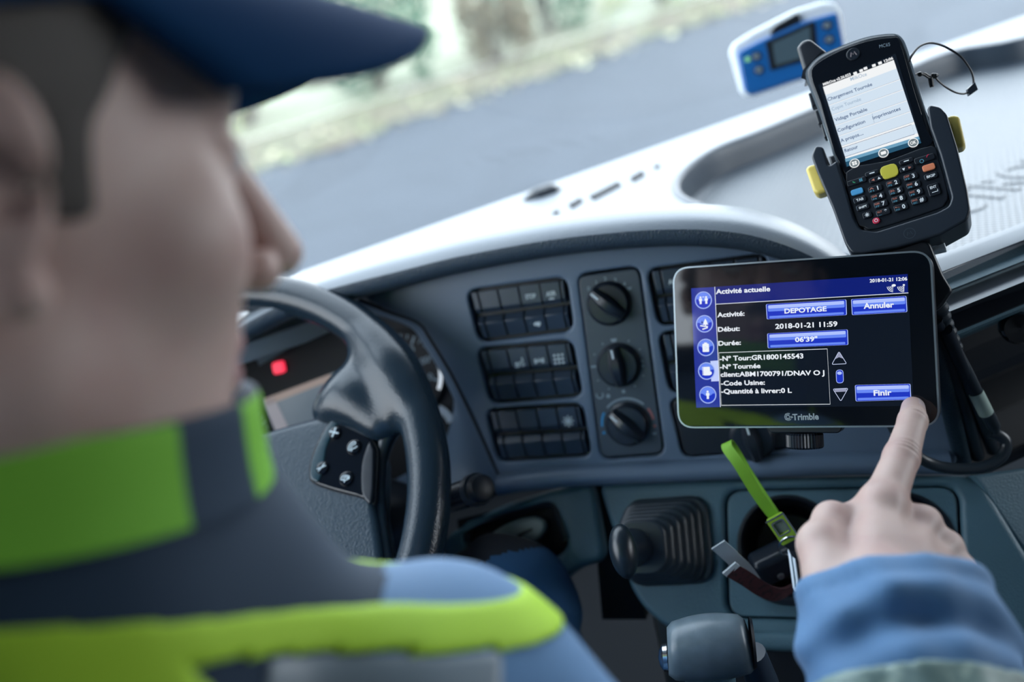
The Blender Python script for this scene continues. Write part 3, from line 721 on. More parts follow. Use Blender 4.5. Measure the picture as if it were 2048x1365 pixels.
def sd_wheel(p):
    q = np.hypot(p[:, 0], p[:, 1]) - RW; d = np.hypot(q, p[:, 2]) - rw
    sp = None
    for a, b, ra, rb in s1:
        e = sd_cone(p, a, b, ra, rb); sp = e if sp is None else smin(sp, e, .030)
    return smin(d, sp, .020)
V, Q = surface(sd_wheel, (-.24, -.24, -.05), (.24, .24, .03), .0022)
Wm = np.array(FSW.m)
def local2w(V, fr): return V @ np.array(fr.m)[:3, :3].T + np.array(fr.m)[:3, 3]
build_surface('rim', local2w(V, FSW), Q, M['rimtop'], wheel)
c0 = -.006
hub = MB()
hub_out = [(330, 930), (430, 893), (560, 852), (640, 830), (672, 834), (700, 846), (742, 880), (753, 902), (752, 960), (749, 1012), (757, 1060), (768, 1140), (700, 1260), (480, 1300), (330, 1250)]
pod_px = [(671, 836), (688, 839), (745, 882), (754, 899), (755, 914), (750, 1011), (724, 996), (672, 983), (636, 971), (621, 962), (619, 937), (628, 903), (651, 857)]
hub.plate(round_poly(FSW.poly(hub_out, c0), .010), -.045, c0, .007, res=3)
hub.build('airbag_cover', M['leather'], wheel, FSW, sharp=50)
gp = MB(); gp.plate(round_poly(grow(FSW.poly(pod_px, c0), .0009), .005), c0 - .004, c0 + .0004, .0004); gp.build('pod_gap', M['void'], wheel, FSW)
pod = MB(); pod.plate(round_poly(FSW.poly(pod_px, c0), .0045), c0 - .006, c0 + .0022, .0018); podo = pod.build('button_pod', M['gloss'], wheel, FSW)
stp = MB(); stp.plate(sm2(FSW.poly([(669, 840), (684, 841), (676, 856), (662, 884), (655, 905), (650, 940), (640, 966), (625, 960), (624, 937), (633, 904), (654, 860)], c0), 3), c0, c0 + .0034, .0016)
stp.build('pod_side_strip', mat('teal_sheen', (.010, .035, .05), .22), podo, FSW)  # teal light on the concave strip put into its colour
rt = MB(); rt.plate(sm2(FSW.poly([(742, 886), (750, 900), (751, 915), (747, 1006), (728, 994), (725, 950), (730, 915)], c0), 3), c0, c0 + .0038, .002)
rt.build('pod_grip_strip', M['black'], podo, FSW)
def wbutton(px, py, r, kind):
    a = FSW.at(px, py, c0 + .003); k = MB()
    k.lathe([(r, c0), (r, c0 + .003), (r * .88, c0 + .0045), (r * .5, c0 + .0048), (.0003, c0 + .0046)], 28, cap=False, m=Matrix.Translation((a[0], a[1], 0)))
    z = c0 + .0053; s = r * .66
    if kind == 'plus':
        an = math.radians(-18)
        for t in (0, math.pi / 2):
            dx, dy = s * math.cos(an + t), s * math.sin(an + t); k.line((a[0] - dx, a[1] - dy), (a[0] + dx, a[1] + dy), s * .3, z, 1)
    elif kind == 'minus':
        for t in (.3, .9): k.line((a[0] - s * math.cos(t), a[1] - s * math.sin(t)), (a[0] + s * math.cos(t), a[1] + s * math.sin(t)), s * .18, z, 1)
    else:
        sh = [(-.9, -.4), (-.6, .35), (0, .85), (.45, .75), (.35, .35), (.0, .35), (-.3, 0), (-.45, -.3), (-.35, -.65), (-.75, -.75)]
        if kind == 'hangup': sh = [(y * -.2 + x, y * .8 - .1 * x) for x, y in [(-1, -.5), (-.6, .3), (0, .6), (.7, .5), (.9, .2), (.5, .0), (.0, .15), (-.4, -.2), (-.4, -.6)]]
        q = [(a[0] + x * s, a[1] + y * s) for x, y in sh]; k.stroke(sm2(q, 3), s * .16, z, 1, True)
        k.stroke(sm2([(a[0] + x * s, a[1] + y * s) for x, y in [(-.3, -1), (0, -.45), (.4, -.4), (.9, -.05)]], 4, False), s * .16, z, 1)
    k.build('wheel_button', [M['gloss'], M['mark']], podo, FSW)
wbutton(670, 867, .0058, 'plus'); wbutton(645, 937, .0058, 'minus'); wbutton(708, 895, .0066, 'call'); wbutton(693, 958, .0064, 'hangup')
tb = MB(); tb.tube([FSW.w(*wl3(x, y, c)) for x, y, c in [(790, 850, -.012), (772, 880, -.014), (763, 925, -.016), (760, 980, -.016), (764, 1060, -.018), (778, 1160, -.02)]], [.009, .008, .0055, .005, .006, .008], 12, sub=5); tb.build('spoke_frame', M['rimtop'], wheel)
cx_ = MB(); cx_.tube([FSW.w(0, 0, -.03), FSW.w(0, 0, -.10), FSW.w(0, .02, -.32)], [.06, .05, .045], 20); cx_.build('steering_column', M['black'], wheel)

# ------------------------------------------------------------------ column stalk
stk = thing('column_stalk', 'round black stalk lever poking out right of the steering wheel rim', 'lever', loc=P(870, 1010, .90))
a, b = P(840, 1018, .93), P(963, 977, .835); ax = (b - a).normalized()
k = MB(); k.tube([a, a.lerp(b, .5), b - ax * .008], [.0105, .0120, .0125], 20); k.build('shaft', M['gloss'], stk)
k = MB(); k.tube([b - ax * .014, b - ax * .013, b - ax * .006, b - ax * .005], [.0125, .0142, .0142, .0125], 24); k.build('collar', M['blacks'], stk)
k = MB(); k.tube([b - ax * .006, b - ax * .001, b + ax * .003, b + ax * .0042], [.0122, .0122, .0112, .009], 24); k.build('end_button', M['black'], stk)
col = MB(); col.tube([P(700, 1060, .96), P(800, 1040, .95), P(850, 1018, .935)], [.045, .04, .02], 18); col.build('column_shroud', M['black'], stk)

# ------------------------------------------------------------------ touch-screen display
FD = Frame(kp(.2061, -.0023, .7203), kv(.883, .039, .468), kv(-.0436, .999, -.0013))
disp = thing('display_terminal', 'black touch-screen display with a lit blue and white menu, being tapped by the finger', 'display', FD)
dout = FD.poly([(1345, 537), (1862, 501), (1880, 853), (1356, 856)])
m_trim = mat('grey_trim', (.28, .34, .38), .28, .6)
hs = MB(); hs.plate(round_poly(dout, .0125, 8), -.022, -.0012, .005, res=3); hs.build('housing', M['black'], disp, FD)
hs = MB(); hs.plate(round_poly(grow(dout, .0001), .0126, 8), -.004, -.0001, .0012, [round_poly(grow(dout, -.0012), .0118, 8)]); hs.build('trim_edge', m_trim, disp, FD)
m_glassk = mat('screen_glass', (.0035, .0055, .009), .045, spec=.55)
fg = MB(); fg.plate(round_poly(grow(dout, -.0011), .0119, 8), -.003, 0, .0003)
def Z1(x, y): return FD.at(1300 + x / 2.7299, 480 + y / 2.73)
fg.text('Trimble', Z1(779, 985), Z1(922, 981), .0044, .0001, 1, .03)
lc_ = Z1(755, 967)
for r in (.0026, .0019, .0012): fg.stroke(circle(*lc_, r, 16, a0=60, a1=320), .0004, .0001, 1, False)
fg.line((lc_[0] - .002, lc_[1] + .002), (lc_[0] + .0025, lc_[1] - .0005), .0004, .0001, 1); fg.line((lc_[0] - .002, lc_[1] - .002), (lc_[0] + .0025, lc_[1] + .0002), .0004, .0001, 1)
fg.flat([(lc_[0] + .0022, lc_[1] + .0008), (lc_[0] + .0022, lc_[1] - .0012), (lc_[0] + .0036, lc_[1] - .0003)], .0001, 1)
fg.build('front_glass', [m_glassk, mat('grey_lettering', (.32, .38, .40), .4)], disp, FD)
def lit(name, col, e): return mat(name, (.004, .005, .008), .05, emit=col, es=e, spec=.45)
UI = [lit('screen_black', (.003, .006, .012), 1), lit('screen_navy', (.004, .012, .17), 1), lit('screen_white', (.88, .93, 1), .95), lit('button_blue', (.012, .035, .52), 1),
      lit('button_sky', (.14, .25, .90), 1), lit('button_light', (.42, .53, .98), 1), lit('icon_ring', (.36, .47, .92), 1), lit('column_blue', (.02, .035, .30), 1), lit('tab_light', (.52, .60, .97), 1), lit('grey_arrow', (.30, .32, .45), 1), lit('arrow_outline', (.55, .62, .85), 1)]
ui = MB(); z0 = .00012
SC = FD.poly([(1382.4, 577), (1815.4, 548.5), (1827.5, 812.6), (1392.7, 816)])
def zq(*pts): return [Z1(*p) for p in pts]
ui.flat(SC, z0, 0)
ui.flat(zq((225, 265), (353, 258), (385, 913), (253, 917)), z0 + .00004, 7)
ui.flat(zq((356, 257), (1407, 187), (1409, 289), (360, 351)), z0 + .00004, 1)
zz = z0 + .00009
ui.line(Z1(354, 258), Z1(385, 912), .00042, zz, 2); ui.line(Z1(359, 352), Z1(1409, 290), .00042, zz, 2)
ui.flat(zq((330, 662), (372, 659), (377, 772), (335, 774)), zz, 8)
for s_, a, b, cap in [('Activité actuelle', (360, 296), (657, 280), 27), ('Activité:', (368, 423), (517, 414), 26), ('Début:', (372, 502), (491, 496), 26), ('Durée:', (374, 578), (497, 573), 26),
                      ('2018-01-21 11:59', (685, 486), (1024, 472), 27), ('2018-01-21 12:06', (1200, 233), (1405, 221), 18), ('-Nº Tour:GR1800145543', (381, 662), (838, 647), 27), ('-Nº Tournée', (382, 706), (604, 700), 26),
                      ('client:ABM1700791/DNAV O J', (386, 748), (953, 738), 26), ('-Code Usine:', (388, 796), (628, 791), 26), ('-Quantité à livrer:0 L', (389, 840), (775, 835), 26)]:
    ui.text(s_, Z1(*a), Z1(*b), cap * .13e-3, zz, 2, .028)
ui.stroke(zq((377, 617), (968, 596), (984, 898), (390, 904)), .0004, zz, 2, True)
def ubtn(q, s_, a, b, cap=26):
    q = zq(*q); ui.plate(round_poly(grow(q, .0003), .0011), z0, z0 + .00006, 0, slot=5); ui.flat(round_poly(grow(q, -.0002), .0009), z0 + .00010, 3)
    TL, TR, BR, BL = [Vector(p) for p in q]
    def band(t0, t1, i, sl): ui.flat(round_poly([tuple(TL.lerp(BL, t0).lerp(TR.lerp(BR, t0), i)), tuple(TL.lerp(BL, t0).lerp(TR.lerp(BR, t0), 1 - i)), tuple(TL.lerp(BL, t1).lerp(TR.lerp(BR, t1), 1 - i)), tuple(TL.lerp(BL, t1).lerp(TR.lerp(BR, t1), i))], .0008), band.z, sl); band.z += .00002
    band.z = z0 + .00013
    band(.08, .50, .018, 4); band(.08, .30, .025, 5); band(.80, .95, .03, 4)
    ui.text(s_, Z1(*a), Z1(*b), cap * .13e-3, z0 + .00024, 2, .03)
ubtn([(635, 352), (1070, 326), (1073, 411), (640, 434)], 'DEPOTAGE', (735, 402), (965, 389))
ubtn([(1100, 325), (1398, 307), (1403, 394), (1105, 411)], 'Annuler', (1167, 376), (1333, 368), 29)
ubtn([(642, 512), (1078, 490), (1081, 574), (645, 592)], "06'39\"", (793, 558), (915, 553))
ubtn([(1121, 794), (1420, 787), (1424, 873), (1125, 882)], 'Finir', (1222, 851), (1320, 848), 29)
for tri, up in (([(1032, 610), (1074, 677), (993, 681)], 1), ([(999, 815), (1082, 811), (1042, 882)], 0)):
    q = round_poly(zq(*tri), .0012); ui.flat(q, zz, 0); ui.stroke(q, .0004, zz + .00003, 10, True)
    C = [Vector(p) for p in zq(*tri)]
    if up: ui.flat([tuple(C[0].lerp(C[1], .12)), tuple(C[0].lerp(C[1], .6)), tuple(C[0].lerp((C[1] + C[2]) / 2, .45)), tuple(C[0].lerp(C[2], .6)), tuple(C[0].lerp(C[2], .12))], zz + .00002, 9)
    else: ui.flat([tuple(C[0].lerp(C[1], .1)), tuple(C[0].lerp(C[1], .9)), tuple(C[1].lerp(C[2], .25)), tuple(C[0].lerp(C[2], .25))], zz + .00002, 9)
pl = round_poly(zq((1016, 712), (1054, 710), (1057, 781), (1019, 783)), .0022); ui.flat(pl, zz, 3); ui.stroke(pl, .0004, zz + .00003, 5, True)
pc = Z1(1035, 728); ui.flat(circle(pc[0], pc[1], .0017, 12, ry=.0012), zz + .00002, 5)
def ucircle(x, y):
    c = Z1(x, y); ui.flat(circle(*c, .00660, 36), zz + .00002, 6); ui.flat(circle(*c, .0058, 36), zz + .00004, 3)
    ui.flat(circle(c[0], c[1], .0056, 24, a0=10, a1=170), zz + .00006, 4); ui.flat(circle(c[0], c[1] + .0022, .0042, 24, ry=.0030), zz + .00008, 5 if False else 4)
    return c
zi = zz + .00012; mm_ = .001
def man(x, y, s):
    ui.flat(circle(x, y + 2.1 * s, .75 * s, 14), zi, 2); ui.flat(rrect(x - 1.15 * s, y - .5 * s, x + 1.15 * s, y + 1.25 * s, .3 * s, 2), zi, 2); ui.flat(rrect(x - .75 * s, y - 2.7 * s, x + .75 * s, y - .3 * s, .1 * s, 2), zi + 1e-5, 2)
c = ucircle(292, 330); man(c[0] - .0022, c[1], .00105); man(c[0] + .0022, c[1], .00105); ui.stroke([(c[0] - .0008, c[1] + .0022), (c[0] + .0001, c[1] + .0027), (c[0] + .0009, c[1] + .0021)], .0004, zi, 2)
c = ucircle(298, 459); X, Y = c
for k_ in range(3): ui.flat([(X + .0008 - (.0013 + .0005 * k_), Y + .0015 - .0011 * k_), (X + .0008 + (.0013 + .0005 * k_), Y + .0015 - .0011 * k_), (X + .0008, Y + .0040 - .0011 * k_)], zi + k_ * 1e-5, 2)
ui.flat(rrect(X + .0004, Y - .0018, X + .0012, Y - .0005, .0001, 1), zi, 2); ui.stroke([(X - .0034, Y - .0012), (X - .0004, Y - .0018), (X + .0024, Y - .0022), (X + .0022, Y - .0030), (X - .0018, Y - .0041)], .0009, zi, 2)
ui.flat([(X - .0026, Y + .0004), (X - .0010, Y + .0004), (X - .0018, Y + .0028)], zi, 1)
c = ucircle(305, 588); X, Y = c
ui.flat(rrect(X - .0025, Y - .0034, X + .0025, Y + .0028, .0005, 2), zi, 2); ui.flat(rrect(X - .0012, Y + .0023, X + .0012, Y + .0037, .0003, 2), zi + 1e-5, 2); ui.stroke([(X - .0006, Y + .0009), (X + .0012, Y - .0003), (X - .0006, Y - .0015)], .0003, zi + 2e-5, 6, True)
c = ucircle(309, 717); X, Y = c
ui.flat(rrect(X - .0023, Y - .0033, X + .0027, Y + .0032, .0005, 2), zi, 2); ui.flat(circle(X + .0027, Y - .0016, .0014, 12), zi + 1e-5, 2)
for k_ in range(6): ui.line((X - .0030, Y - .0027 + k_ * .0011), (X - .0020, Y - .0027 + k_ * .0011), .0005, zi + 1e-5, 2)
c = ucircle(316, 847); man(c[0], c[1], .00115)
for (sx, n_) in ((1316, 4), (1373, 4)):
    b_ = Z1(sx, 265); 
    for k_ in range(n_): ui.stroke(circle(b_[0] + .0016, b_[1] + .0016, .0011 + .0010 * k_, 8, a0=185, a1=265), .0004, zz, 2)
d_ = Z1(1331, 249); ui.flat(circle(d_[0], d_[1], .0014, 12, ry=.0009), zz, 2); d_ = Z1(1386, 247); ui.flat(circle(d_[0], d_[1], .0007, 10), zz, 2); ui.line(Z1(1386, 247), Z1(1386, 282), .0004, zz, 2)
ui.build('screen', UI, disp, FD, weld=False, solid=None)

# ------------------------------------------------------------------ stand that carries both devices
arm = thing('device_mount', 'dark bracket and legs behind the display, holding it and the handheld cradle off the dash', 'bracket', loc=P(1890, 900, .86))
fb = FD.shifted(0, 0, -.026)
k = MB(); k.plate(round_poly(fb.poly([(1840, 480), (1858, 484), (1886, 552), (1905, 582), (1880, 618), (1840, 640), (1700, 640), (1700, 500)]), .003), -.010, 0, .002); k.build('back_plate', M['black'], arm, fb)
k = MB(); 
for (p0, p1, r) in [((1850, 640), (1925, 920), .0075), ((1868, 640), (1955, 912), .0060), ((1890, 660), (1985, 900), .0055)]:
    k = MB(); k.tube([P(p0[0], p0[1], .725), P((p0[0] + p1[0]) / 2 + 4, (p0[1] + p1[1]) / 2, .77), P(p1[0], p1[1], .835)], r, 12, sub=5); k.build('mount_leg', M['leather'] if r > .007 else M['blacks'], arm)
fk = FD.shifted(0, 0, -.012)
k = MB(); k.plate(round_poly(fk.poly([(1530, 850), (1690, 848), (1680, 866), (1545, 866)]), .002), -.012, .004, .001); k.build('clamp_plate', M['black'], arm, fk)
kc_ = fk.at(1607, 880); fkk = Frame(fk.w(kc_[0], kc_[1], -.004), FD.u, -FD.n)
k = MB(); k.lathe([(.0055, .006), (.0055, .018)], 20, m=Matrix.Identity(4)); k.build('screw', M['steel'], arm, fkk)
k = MB(); N_ = 72; pr = []
for zt_ in (-.0065, -.0052, .0035, .005):
    rr_ = .0125 if zt_ in (-.0065, .005) else .0135
    pr.append([(rr_ * (1 if i % 2 else .94) * math.cos(2 * math.pi * i / N_), rr_ * (1 if i % 2 else .94) * math.sin(2 * math.pi * i / N_), zt_) for i in range(N_)])
k.loft(pr, cap=True); k.build('knurled_knob', M['blacks'], arm, fkk, sharp=20)
FPD = Frame(kp(.266, .170, .7395), kv(.889, .259, .378), kv(-.146, .942, -.303))
fm = FPD.shifted(0, 0, -.012)
k = MB(); k.plate(round_poly(fm.poly([(1745, 470), (1868, 440), (1876, 486), (1850, 500), (1740, 512)]), .002), -.014, -.004, .0015); k.build('cradle_bracket', M['steel'], arm, fm)
k = MB(); k.plate(round_poly(fm.poly([(1858, 470), (1884, 466), (1892, 492), (1866, 498)]), .001), -.016, -.006, .001); k.build('bracket_label', M['white'], arm, fm)

# ------------------------------------------------------------------ handheld computer
hand_c = thing('handheld_computer', 'black handheld computer with lit white menu screen and keypad, upright in its cradle', 'handheld computer', FPD)
def Z3(x, y): return FPD.at(1600 + x / 4.875, 60 + y / 4.875)
def Z4(x, y): return FPD.at(1660 + x / 6.203, 290 + y / 6.203)
fo = FPD.poly([(1612, 150), (1619, 127), (1640, 108), (1678, 90), (1732, 71), (1782, 64), (1800, 71), (1812, 95), (1830, 150), (1851, 217), (1876, 300), (1898, 380), (1905, 420), (1888, 442), (1770, 480), (1735, 478), (1718, 455), (1690, 370), (1660, 290), (1635, 215)])
fo = sm2(fo, 4)
bd = MB(); bd.plate(fo, -.026, -.0005, .0045, res=3); bd.build('case', mat('handheld_case', (.012, .018, .026), .35), hand_c, FPD, sharp=50)
m_ring = mat('edge_sheen', (.26, .31, .35), .25, .4)  # bumper lightened to paint the pale sheen along the case edges
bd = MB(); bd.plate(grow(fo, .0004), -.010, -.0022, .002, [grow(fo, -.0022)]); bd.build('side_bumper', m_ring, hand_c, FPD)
an = MB(); an.plate(round_poly(FPD.poly([(1593, 96), (1605, 81), (1620, 78), (1655, 105), (1640, 120), (1615, 145), (1612, 162)], -.008), [.002, .004, .004, .002, .001, .001, .001]), -.020, -.006, .0035, res=3); an.build('antenna', M['black'], hand_c, FPD)
bz = MB(); bz.plate(sm2(FPD.poly([(1622, 152), (1632, 128), (1680, 101), (1735, 82), (1785, 75), (1800, 85), (1828, 180), (1852, 255), (1862, 290), (1775, 320), (1690, 348), (1640, 205)]), 3), -.003, .0003, .0006)
lg = Z3(520, 240); bz.lathe([(.0050, .0003), (.0050, .0010), (.0044, .0012), (.0042, .0008), (.0003, .0009)], 28, 1, Matrix.Translation((lg[0], lg[1], 0)), False)
bz.stroke([(lg[0] - .0022, lg[1] - .0018), (lg[0] - .0011, lg[1] + .0016), (lg[0], lg[1] - .0004), (lg[0] + .0011, lg[1] + .0016), (lg[0] + .0022, lg[1] - .0018)], .0006, .0012, 2)
bz.text('MC65', Z3(775, 180), Z3(880, 158), .0028, .0006, 3, .0)
bz.build('screen_bezel', [M['gloss'], M['blacks'], mat('red_grey_logo', (.38, .32, .33), .3), M['markdim']], hand_c, FPD)
PU = [lit('menu_black', (.004, .008, .014), 1), lit('menu_white', (.93, .95, .96), .95), lit('menu_row', (.68, .80, .92), .95), lit('menu_text', (.035, .08, .20), 1), lit('menu_text_dim', (.36, .47, .60), 1), lit('menu_rule', (.33, .40, .50), 1), lit('softkey_bar', (.02, .09, .16), 1), lit('softkey_sheen', (.16, .36, .52), 1), lit('softkey_disc', (.16, .20, .22), 1)]
ps = MB(); b0 = .0006
def q3(*p): return [Z3(*x) for x in p]
ps.flat(q3((180, 540), (935, 235), (1190, 1105), (450, 1345)), b0, 0)
ps.flat(q3((225, 560), (915, 296), (1165, 1060), (455, 1290)), b0 + .0001, 1)
b1 = b0 + .0002
def edgeL(t): return (225 + (455 - 225) * t, 560 + (1290 - 560) * t)
def edgeR(t): return (915 + (1165 - 915) * t, 296 + (1060 - 296) * t)
rows = [(.10, .245), (.245, .375), (.375, .515), (.515, .655), (.655, .79)]
for a_, b_ in rows:
    ps.flat([Z3(*edgeL(a_ + .01)), Z3(*edgeR(a_ + .01)), Z3(*edgeR(b_)), Z3(*edgeL(b_))], b1, 2)
    ps.line(Z3(*edgeL(b_)), Z3(*edgeR(b_)), .00022, b1 + .0001, 5)
ps.flat([Z3(*edgeL(.82)), Z3(*edgeR(.82)), Z3(*edgeR(.935)), Z3(*edgeL(.935))], b1, 2)
ps.stroke([Z3(*edgeL(.815)), Z3(*(Vector(edgeR(.815)) - Vector((30, -10)))), Z3(*(Vector(edgeR(.935)) - Vector((30, -10)))), Z3(*edgeL(.935))], .0003, b1 + .0001, 3, True)
ps.line(Z3(705, 820), Z3(725, 910), .00025, b1 + .0002, 5)
for s_, a, b, cap, sl in [('Chargement Tournée', (275, 700), (708, 548), 36, 3), ('Copie Tournée', (315, 795), (600, 693), 36, 4), ('Vidage Portable', (345, 900), (660, 792), 36, 3), ('Configuration', (372, 1003), (640, 910), 36, 3), ('Imprimantes', (715, 880), (985, 785), 36, 3), ('A propos....', (403, 1103), (622, 1025), 36, 3), ('Retour', (440, 1200), (570, 1157), 36, 3), ('MilkOce', (497, 503), (655, 450), 38, 4)]:
    ps.text(s_, Z3(*a), Z3(*b), cap * .078e-3, b1 + .0002, sl, .012)
ps.text('MilkOce v2.26.023', Z3(230, 548), Z3(498, 447), .0021, b1, 1, .035); ps.text('12:06', Z3(825, 322), Z3(912, 288), .0021, b1, 1, .035)
for x, y in ((540, 428), (598, 402), (640, 380), (722, 352), (782, 328)): c = Z3(x, y); ps.flat(rrect(c[0] - .0013, c[1] - .0010, c[0] + .0013, c[1] + .0012, .0003, 2), b1, 1)
ps.flat(q3((440, 1262), (1160, 1042), (1182, 1108), (458, 1338)), b1, 6); ps.flat(q3((440, 1262), (1160, 1042), (1170, 1070), (448, 1292)), b1 + .0001, 7)
for x, y, t in ((533, 1305, '⊞'), (815, 1205, ''), (1105, 1105, 'OK')):
    c = Z3(x, y); ps.flat(circle(*c, .0036, 24), b1 + .0002, 1); ps.flat(circle(*c, .0030, 24), b1 + .0003, 8)
    if t == 'OK': ps.text('OK', (c[0] - .0021, c[1] - .0012), (c[0] + .0021, c[1] - .0012), .0024, b1 + .0004, 1, .03)
    elif t: 
        for dx in (-.0009, .0009):
            for dy in (-.0008, .0008): ps.flat(rrect(c[0] + dx - .00075, c[1] + dy - .0007, c[0] + dx + .00075, c[1] + dy + .0007, .0001, 1), b1 + .0004, 1)
    else: ps.flat(rrect(c[0] - .0018, c[1] - .0012, c[0] + .0018, c[1] + .0012, .0002, 1), b1 + .0004, 1)
ps.build('screen', PU, hand_c, FPD, weld=False, solid=None)
# keypad
kp_ = MB(); kp_.plate(sm2(FPD.poly([(1692, 345), (1775, 322), (1862, 292), (1878, 320), (1896, 388), (1890, 408), (1872, 420), (1755, 458), (1728, 455), (1712, 440)]), 3), -.004, .0008, .001); kpo = kp_.build('keypad', M['black'], hand_c, FPD)
m_or, m_bl, m_ye, m_rd = mat('orange_key', (.75, .24, .12), .45), mat('blue_key', (.08, .36, .68), .45), mat('yellow_key', (.60, .55, .06), .45), mat('red_key', (.6, .03, .08), .4)
m_tr, m_tb = mat('red_legend', (.62, .22, .16), .5), mat('cyan_legend', (.10, .35, .48), .5)
m_wh, m_gr = mat('white_legend', (.86, .90, .92), .5), mat('green_legend', (.05, .45, .2), .5)
SLP = math.radians(0)
def key(x, y, w, h, main=None, sub=None, base=None, label=None, msize=.0030, glyph=None, r=.0014):
    c = Z4(x, y); k = MB(); k.plate(rrect(c[0] - w / 2, c[1] - h / 2, c[0] + w / 2, c[1] + h / 2, r, 3), .0006, .0022, .0006)
    z = .0023
    if main:
        mx = c[0] + (w * .18 if sub else 0); mw = len(main) * msize * .36
        k.text(main, (mx - mw, c[1] - msize * .5), (mx + mw, c[1] - msize * .5), msize, z, 1, .03, 'mid')
    if sub:
        k.text(sub[0], (c[0] - w * .42, c[1] + .0002), (c[0] - w * .08, c[1] + .0002), .0013, z, 2, .02)
        k.text(sub[1], (c[0] - w * .38, c[1] - .0018), (c[0] - w * .12, c[1] - .0018), .0012, z, 3, .02)
    if main or sub: k.stroke([(c[0] - w * .46, c[1] + h * .38), (c[0] - w * .48, c[1]), (c[0] - w * .44, c[1] - h * .38)], .0002, z, 4)
    if glyph: glyph(k, c, z)
    o = k.build('keypad_key', [base or M['black'], m_wh, m_tr, m_tb, M['markdim'], m_gr, m_rd], kpo, FPD)
    if label: o['label'] = label
for (x, y, t, a_, b_) in [(565, 555, '1', '▲', 'F1'), (790, 485, '2', 'ABC', 'F2'), (1005, 405, '3', 'DEF', 'F3'), (600, 652, '4', 'GHI', 'F4'), (825, 583, '5', 'JKL', 'F5'), (1040, 505, '6', 'MNO', 'F6'), (635, 745, '7', 'PQRS', 'F7'), (855, 680, '8', 'TUV', 'F8'), (1070, 600, '9', 'WXYZ', 'F9'), (885, 785, '0', '+-.', 'F10')]:
    key(x, y, .0098, .0050, t, ('A' if a_ == '▲' else a_, b_))
key(665, 845, .0098, .0050, '*', ('ALT', '.')); key(1105, 700, .0105, .0050, '#', ('SPACE', 'ESC'))
key(375, 690, .0092, .0046, 'TAB', msize=.0019); key(412, 782, .0092, .0046, 'SHIFT', msize=.0016)
key(465, 880, .0066, .0048, None, glyph=lambda k, c, z: icon(k, 'flake', c, .0014, z, 1))
key(577, 950, .0052, .0045, None, base=m_rd, label='red power key', glyph=lambda k, c, z: k.stroke(circle(c[0], c[1], .0011, 12), .0004, z, 1, True), r=.0020)
key(340, 590, .0088, .0046, base=m_bl, label='light blue key'); key(1228, 290, .0086, .0050, base=m_or, label='orange key')
key(1255, 398, .0092, .0046, 'BKSP', msize=.0019)
key(1292, 565, .0080, .0092, None, glyph=lambda k, c, z: (k.text('ENT', (c[0] - .0022, c[1] + .0008), (c[0] + .0022, c[1] + .0008), .0020, z, 1, .03), k.stroke([(c[0] + .0022, c[1] - .0004), (c[0] + .0022, c[1] - .0020), (c[0] - .0018, c[1] - .0020)], .0005, z, 1)))
key(740, 340, .0122, .0105, base=m_ye, label='large yellow centre key', r=.0036)
def g_call(k, c, z): k.stroke([(c[0] - .0026, c[1] + .0008), (c[0] - .0022, c[1] - .0002), (c[0] - .0012, c[1] - .0006)], .0006, z, 5); [k.flat(rrect(c[0] + .0030 + dx - .0005, c[1] + dy - .0005, c[0] + .0030 + dx + .0005, c[1] + dy + .0005, .0001, 1), z, 3) for dx in (-.0006, .0006) for dy in (-.0006, .0006)]
def g_end(k, c, z): k.stroke([(c[0] + .0016, c[1] + .0004), (c[0] + .0022, c[1] + .0016), (c[0] + .0034, c[1] + .0022)], .0006, z, 6); k.stroke(circle(c[0] - .0022, c[1] - .0012, .0013, 12), .0004, z, 3, True)
def g_ls(k, c, z): k.flat([(c[0] - .0032, c[1]), (c[0] - .0012, c[1] + .001), (c[0] - .0012, c[1] - .001)], z, 2); k.flat([(c[0] + .0010, c[1] - .0008), (c[0] + .0032, c[1] - .0008), (c[0] + .0021, c[1] + .0012)], z, 1)
def g_rs(k, c, z): k.flat([(c[0] + .0032, c[1]), (c[0] + .0012, c[1] + .001), (c[0] + .0012, c[1] - .001)], z, 2); k.flat([(c[0] - .0010, c[1] + .0008), (c[0] - .0032, c[1] + .0008), (c[0] - .0021, c[1] - .0012)], z, 1)
key(335, 465, .0140, .0044, glyph=g_call); key(1175, 185, .0140, .0048, glyph=g_end); key(575, 438, .0100, .0040, glyph=g_ls); key(955, 305, .0100, .0040, glyph=g_rs)
key(525, 362, .0100, .0036, glyph=lambda k, c, z: k.line((c[0] - .0014, c[1]), (c[0] + .0014, c[1]), .0008, z, 1)); key(950, 213, .0100, .0036, glyph=lambda k, c, z: k.line((c[0] - .0014, c[1]), (c[0] + .0014, c[1]), .0008, z, 1))
sk = MB()
for x, y in ((1627, 200), (1640, 235), (1652, 262)): a = FPD.at(x, y, -.006); sk.plate(rrect(a[0] - .0025, a[1] - .006, a[0] + .0015, a[1] + .006, .001), -.012, -.004, .001)
sk.build('side_keys', M['black'], hand_c, FPD)
